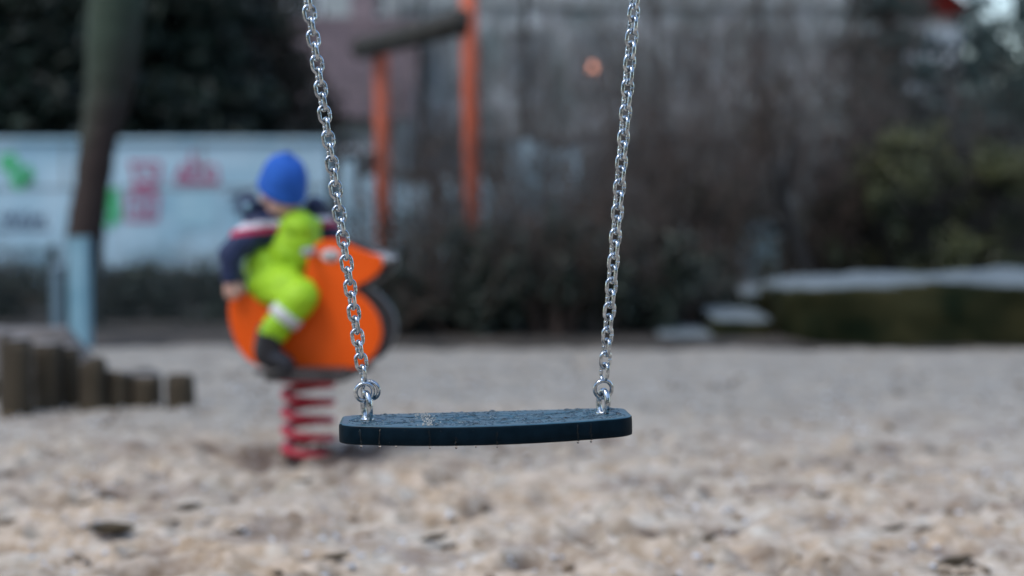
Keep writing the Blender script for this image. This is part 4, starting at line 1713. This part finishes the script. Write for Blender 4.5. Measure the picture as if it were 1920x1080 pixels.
LOWL = [(-60, 11.6, 'dark ground shrub behind the fence at the left edge'), (40, 11.4, 'dark ground shrub behind the thin pale post'), (225, 11.3, 'dark ground shrub just right of the thick pale post'),
        (310, 11.5, 'dark ground shrub midway along the short wire fence'), (395, 11.3, 'dark ground shrub left of the bird tail'), (480, 11.5, 'dark ground shrub behind the child boot'), (560, 11.2, 'dark ground shrub behind the bird body')]
for i, (px, Y, lab) in enumerate(LOWL):
    x = (px - 960) / F * Y
    rgl = random.Random(800 + i)
    o = tag(empty('ground_shrub', (x, Y, 0)), lab, 'shrub', 'dark ground shrubs behind the fence')
    blobs = [(rgl.uniform(-.4, .4), rgl.uniform(-.25, .25), rgl.uniform(.08, .42), .22, .22, .14) for k in range(9)]
    link('foliage', leaf_cloud('foliage', blobs, 1100, 0.032, 820 + i, 0.45), M['leaf_dark'], o, sm=False)
    m = MB()
    twigs(m, (0, 0, 0), .6, 10, .4, rgl, 0.006, 3)
    link('stem', m.mesh('stem'), M['stem_dark'], o)


# ------------------------------------------------------------------ big trees and houses behind
def conifer(px, Y, h, rbase, label, mk, seed, n=16000, leaf=0.13, low=0.3, group='dark conifers behind the wall'):
    x = (px - 960) / F * Y
    o = tag(empty('conifer', (x, Y, 0)), label, 'tree', group)
    rgl = random.Random(seed)
    m = MB()
    m.tube([(0, 0, -0.2), (0.05, 0, h * .4), (0, 0.05, h * .98)], [h * .022, h * .015, h * .003], 10)
    blobs = []
    levels = 17
    for lv in range(levels):
        t = lv / (levels - 1)
        z = low + (h - low) * t
        rr = rbase * (1 - t) ** 0.8 * rgl.uniform(.8, 1.1) + 0.15
        nb = max(3, int(8 * (1 - t) + 3))
        for k in range(nb):
            a = 2 * math.pi * (k + rgl.random()) / nb
            L = rr * rgl.uniform(.7, 1.1)
            ez = z - 0.18 * L
            m.tube([(0, 0, z), (L * .5 * math.cos(a), L * .5 * math.sin(a), z + .02), (L * math.cos(a), L * math.sin(a), ez)], [.03, .02, .006], 4, caps=False)
            for q in range(3):
                f_ = (0.35, 0.65, 0.92)[q]
                blobs.append((L * f_ * math.cos(a), L * f_ * math.sin(a), z + (ez - z) * f_, .20 * rr + .18, .20 * rr + .18, .10 * rr + .14))
    link('trunk', m.mesh('trunk'), M['cone_trunk'], o)
    link('crown', leaf_cloud('crown', blobs, n, leaf, seed, 0.28, droop=0.6, shell=0.5), M[mk], o, sm=False)


conifer(-120, 19.0, 10.5, 2.6, 'blackish conifer beyond the wall at the left edge', 'leaf_yew', 1, 30000)
conifer(80, 20.0, 11.0, 2.6, 'blackish conifer behind the leaning trunk', 'leaf_yew', 2, 30000)
conifer(260, 19.2, 10.0, 2.3, 'blackish conifer above the red graffiti', 'leaf_yew', 3, 30000)
conifer(385, 21.5, 9.0, 1.5, 'slim dark conifer beside the mauve tiled roof', 'leaf_yew', 4, 8000)
conifer(500, 22.0, 5.0, 1.9, 'small olive conifer in front of the mauve tiled roof', 'leaf_brown', 5, 9000, group='small conifer by the house')
conifer(1655, 22.0, 8.0, 0.95, 'blue green conifer left of the sky gaps', 'leaf_teal', 6, 9000, group='blue green conifers at the right')
conifer(1825, 23.0, 4.4, 1.9, 'broad blue green conifer under the sky gap', 'leaf_teal', 7, 6500, group='blue green conifers at the right')
conifer(1915, 20.0, 4.2, 1.6, 'blue green conifer at the right edge', 'leaf_teal', 8, 8000, group='blue green conifers at the right')

BT = [(790, 19.0, 5.6, 'tall bare tree between the orange posts in front of the house'), (985, 18.5, 6.0, 'tall bare tree left of the orange lamp'),
      (1230, 19.0, 6.4, 'tall bare tree right of the right chain'), (1420, 18.0, 6.2, 'tall bare tree above the step stones'), (1590, 19.0, 6.4, 'tall bare tree left of the red roof glimpse')]
for i, (px, Y, h, lab) in enumerate(BT):
    x = (px - 960) / F * Y
    rgl = random.Random(950 + i)
    o = tag(empty('bare_tree', (x, Y, 0)), lab, 'tree', 'bare trees before the house front')
    m = MB()
    twigs(m, (0, 0, -0.05), h, 15, 1.3, rgl, 0.016, 6)
    link('limb', m.mesh('limb'), M['stem_red' if i % 2 else 'stem'], o)
    m = MB()
    m.tube([(0, 0, -0.1), (0.03, 0, h * .3), (0, 0.03, h * .6), (0.05, 0, h * .95)], [.06, .05, .035, .012], 10)
    link('trunk', m.mesh('trunk'), M['stem_dark'], o)


def window(parent, x, y, z, w_, h_, pane='pane'):
    m = MB()
    t = 0.09
    m.box((x, y - 0.03, z + h_ / 2 - t / 2), (w_, 0.08, t))
    m.box((x, y - 0.03, z - h_ / 2 + t / 2), (w_, 0.08, t))
    for s_ in (-1, 0, 1):
        m.box((x + s_ * (w_ / 2 - t / 2), y - 0.03, z), (t, 0.078, h_ - 2 * t))
    f = link('window', m.mesh('window'), M['plaster' if pane == 'pane_pale' else 'white_trim'], parent, sm=False)
    m = MB()
    m.box((x, y - 0.012, z), (w_ - 0.04, 0.03, h_ - 0.04))
    link('pane', m.mesh('pane'), M[pane], f, sm=False)


def house(px0, px1, Y, eave_y, ridge_y, depth, wallm, roofm, label, wins, gable=False):
    x0, x1 = (px0 - 960) / F * Y, (px1 - 960) / F * Y
    ze = P(960, eave_y, Y).z
    zr = P(960, ridge_y, Y + depth / 2).z
    o = tag(empty('house', ((x0 + x1) / 2, Y, 0)), label, 'house')
    W = x1 - x0
    m = MB()
    m.box((0, depth / 2, ze / 2), (W, depth, ze))
    for s_ in (-1, 1):
        m.add([(s_ * W / 2, 0, ze), (s_ * W / 2, depth, ze), (s_ * W / 2, depth / 2, zr - 0.12)], [(0, 1, 2)])
    link('wall', m.mesh('wall'), M[wallm], o, sm=False)
    m = MB()
    ov_ = 0.35
    for sgn in (0, 1):
        ya, yb_ = (-ov_, depth / 2) if sgn == 0 else (depth + ov_, depth / 2)
        za = ze - (zr - ze) * ov_ / (depth / 2)
        rows = 26
        vs, fs = [], []
        for r_ in range(rows + 1):
            t = r_ / rows
            lift = 0.03
            for xx in (-W / 2 - .3, W / 2 + .3):
                vs.append((xx, ya + (yb_ - ya) * t, za + (zr - za) * t + lift))
                vs.append((xx, ya + (yb_ - ya) * t, za + (zr - za) * t + lift + 0.05))
        for r_ in range(rows):
            a = r_ * 4
            b2 = a + 4
            fs += [(a + 1, a + 3, b2 + 2, b2), (a, a + 1, b2, b2 - 0)] if False else [(a + 1, a + 3, b2 + 2, b2 + 0)]
            fs += [(a, b2, b2 + 2, a + 2)]
        m.add(vs, fs)
    rf = link('roof', m.mesh('roof'), M[roofm], o, sm=False)
    m = MB()
    m.box((W * .2, depth * .5, zr + .25), (.5, .5, 1.0))
    link('chimney', m.mesh('chimney'), M['roof'], rf, sm=False)
    for (wx_, wz, ww, wh) in wins:
        window(o, wx_ * W / 2, 0, wz, ww, wh)
    return o


house(420, 745, 27.0, 205, 34, 7.0, 'plaster', 'roof', 'low house with mauve tiled roof behind the wall and the child',
      [(-.7, 1.7, 1.0, 1.1), (-.1, 1.7, 1.0, 1.1), (.6, 1.7, 1.0, 1.1)])
house(1690, 1805, 34.0, 26, -30, 6.0, 'white_trim', 'red_roof', 'white house with red roof glimpsed through the right hand conifers',
      [(0, 3.0, .8, 1.0)])

# long apartment block
AY = 31.0
ax0, ax1 = (745 - 960) / F * AY, (1660 - 960) / F * AY
ab = tag(empty('apartment_block', ((ax0 + ax1) / 2, AY, 0)), 'long grey mauve apartment block behind the bare shrubs', 'building')
W = ax1 - ax0
m = MB()
m.box((0, 4, 4.0), (W, 8, 8.0))
link('wall', m.mesh('wall'), M['plaster_mauve'], ab, sm=False)
m = MB()
m.box((0, 3.95, 8.1), (W + .5, 8.5, 0.2))
link('roof', m.mesh('roof'), M['plaster'], ab, sm=False)
m = MB()
for zz in (2.75, 5.6):
    m.box((0, -0.04, zz), (W, 0.1, 0.22))
link('string_course', m.mesh('string_course'), M['plaster'], ab, sm=False)
for zz in (1.6, 4.35, 7.0):
    for k in range(6):
        window(ab, -W / 2 + W * (k + .5 + .12 * math.sin(k * 2.3)) / 6, 0, zz, 0.95, 1.35, 'pane_pale')
lx = (1109 - 960) / F * AY - (ax0 + ax1) / 2
lz = P(1109, 128, AY).z
m = MB()
m.box((lx, -0.03, lz + 0.11), (0.16, 0.10, 0.05))
lmp = link('wall_lamp', m.mesh('wall_lamp'), M['black_plastic'], ab, sm=False)
m = MB()
m.ball((lx, -0.12, lz), 0.085, 14, 10)
link('lamp_globe', m.mesh('lamp_globe'), M['lamp'], lmp)

# pale rendered block behind the low house
bx0, bx1 = (380 - 960) / F * 40, (760 - 960) / F * 40
pb = tag(empty('pale_house', ((bx0 + bx1) / 2, 40.0, 0)), 'pale house front rising over the ridge of the mauve roof', 'house')
W = bx1 - bx0
m = MB()
m.box((0, 3, 4.5), (W, 6, 9.0))
link('wall', m.mesh('wall'), M['plaster'], pb, sm=False)
m = MB()
m.prism([(-W / 2 - .3, 9.0), (W / 2 + .3, 9.0), (0, 11.5)], -0.3, 6.3)
link('roof', m.mesh('roof'), M['roof'], pb, sm=False)
for k in range(3):
    window(pb, -W / 2 + W * (k + .5) / 3, 0, 7.2, 1.0, 1.4)

# distant wood closing the view
rg2 = random.Random(90)
blobs = []
for i in range(90):
    px = -500 + i * 33
    Y = 58 + rg2.uniform(-3, 6)
    x = (px - 960) / F * Y
    topz = 9.2 if px < 1650 else 5.0
    for k in range(4):
        z = rg2.uniform(.6, topz - 1.0)
        blobs.append((x + rg2.uniform(-.5, .5), Y, z, 1.3, 1.3, 1.1))
for i in range(56):  # unseen ring behind the camera, added to darken low sky and reflections
    a = R(100 + 160 * i / 55)
    rad_ = 24 + rg2.uniform(-2, 3)
    for k in range(5):
        blobs.append((rad_ * math.sin(a), rad_ * math.cos(a), 1.2 + 2.0 * k + rg2.uniform(-.6, .6), 1.7, 1.7, 1.5))
tag(link('wood_and_sky_blocker', leaf_cloud('wood_and_sky_blocker', blobs, 60000, 0.32, 91, 0.4), M['leaf_teal'], None, sm=False), 'distant dark wood closing the view, plus an unseen ring added to dim low sky', 'trees', kind='stuff')

# ------------------------------------------------------------------ litter on the sand
rg3 = random.Random(21)
SPOT = [(205, 1002, 120, 'long curved brown bark strip lying on the near sand'), (630, 1056, 60, 'dark bark chip at the bottom edge below the spring'),
        (1212, 977, 44, 'dark bark chip right of the swing seat'), (1322, 1022, 50, 'long bark chip lower right of the swing seat'),
        (1102, 1042, 34, 'short bark chip near the bottom middle'), (1676, 1002, 50, 'bark chip in the right foreground'), (1440, 930, 46, 'bark chip right of the right chain in the middle sand'),
        (1790, 1066, 90, 'dark bark strip in the lower right corner'), (1545, 940, 40, 'small bark chip upper right on the sand'), (440, 1010, 50, 'bark chip between the long strip and the spring'),
        (350, 962, 60, 'olive brown bark strip right of the thin reddish one'), (1730, 1005, 40, 'small bark chip beside the right foreground chip'), (560, 915, 60, 'faint bark strip just below the spring'),
        (12, 990, 44, 'dark chip at the left edge of the sand'), (816, 1020, 60, 'brown bark chip below the swing seat'),
        (172, 955, 60, 'thin reddish bark strip above the long curved one')]
for (px, py, wpx, lab) in SPOT:
    g = G(px, py)
    L = wpx * g.y / F * 0.9
    m = MB()
    pts = []
    hk = rg3.uniform(-.2, .25)
    for k in range(9):
        t = k / 8 - .5
        pts.append((L * t, L * (hk * (t * t * 2) + 0.05 * math.sin(k)), 0.004 + 0.012 * (t + .5) + rg3.uniform(0, .004)))
    m.tube(pts, [max(.003, L * .12 * math.sin(math.pi * (k + .6) / 9.2)) for k in range(9)], 7)
    o = link('bark_chip', m.mesh('bark_chip'), M['chip'], None, (g.x, g.y, 0.006))
    o.rotation_euler = (0, 0, rg3.uniform(-.25, .25))
    tag(o, lab, 'bark chip', 'bark chips on the sand')

mb = MB()
for i in range(900):
    y = rg3.uniform(2.9, 7.5)
    x = rg3.uniform(-.38, .38) * y
    r = rg3.uniform(.003, .009)
    mb.ball((x, y, 0.010), (r * rg3.uniform(.8, 1.5), r * rg3.uniform(.8, 1.3), r * .7), 6, 4)
tag(link('pebbles', mb.mesh('pebbles'), M['pebble']), 'small pale pebbles scattered over the sand', 'pebbles', kind='stuff')
mb = MB()
for i in range(520):
    y = rg3.uniform(2.9, 8.0)
    x = rg3.uniform(-.38, .38) * y
    r = rg3.uniform(.006, .016)
    mb.ball((x, y, 0.006), (r * rg3.uniform(.8, 1.8), r * rg3.uniform(.7, 1.2), r * .6), 7, 5, Matrix.Rotation(rg3.uniform(0, 3.14), 3, 'Z'))
tag(link('clumps', mb.mesh('clumps'), M['clump']), 'small damp brown clumps scattered over the sand', 'sand clumps', kind='stuff')
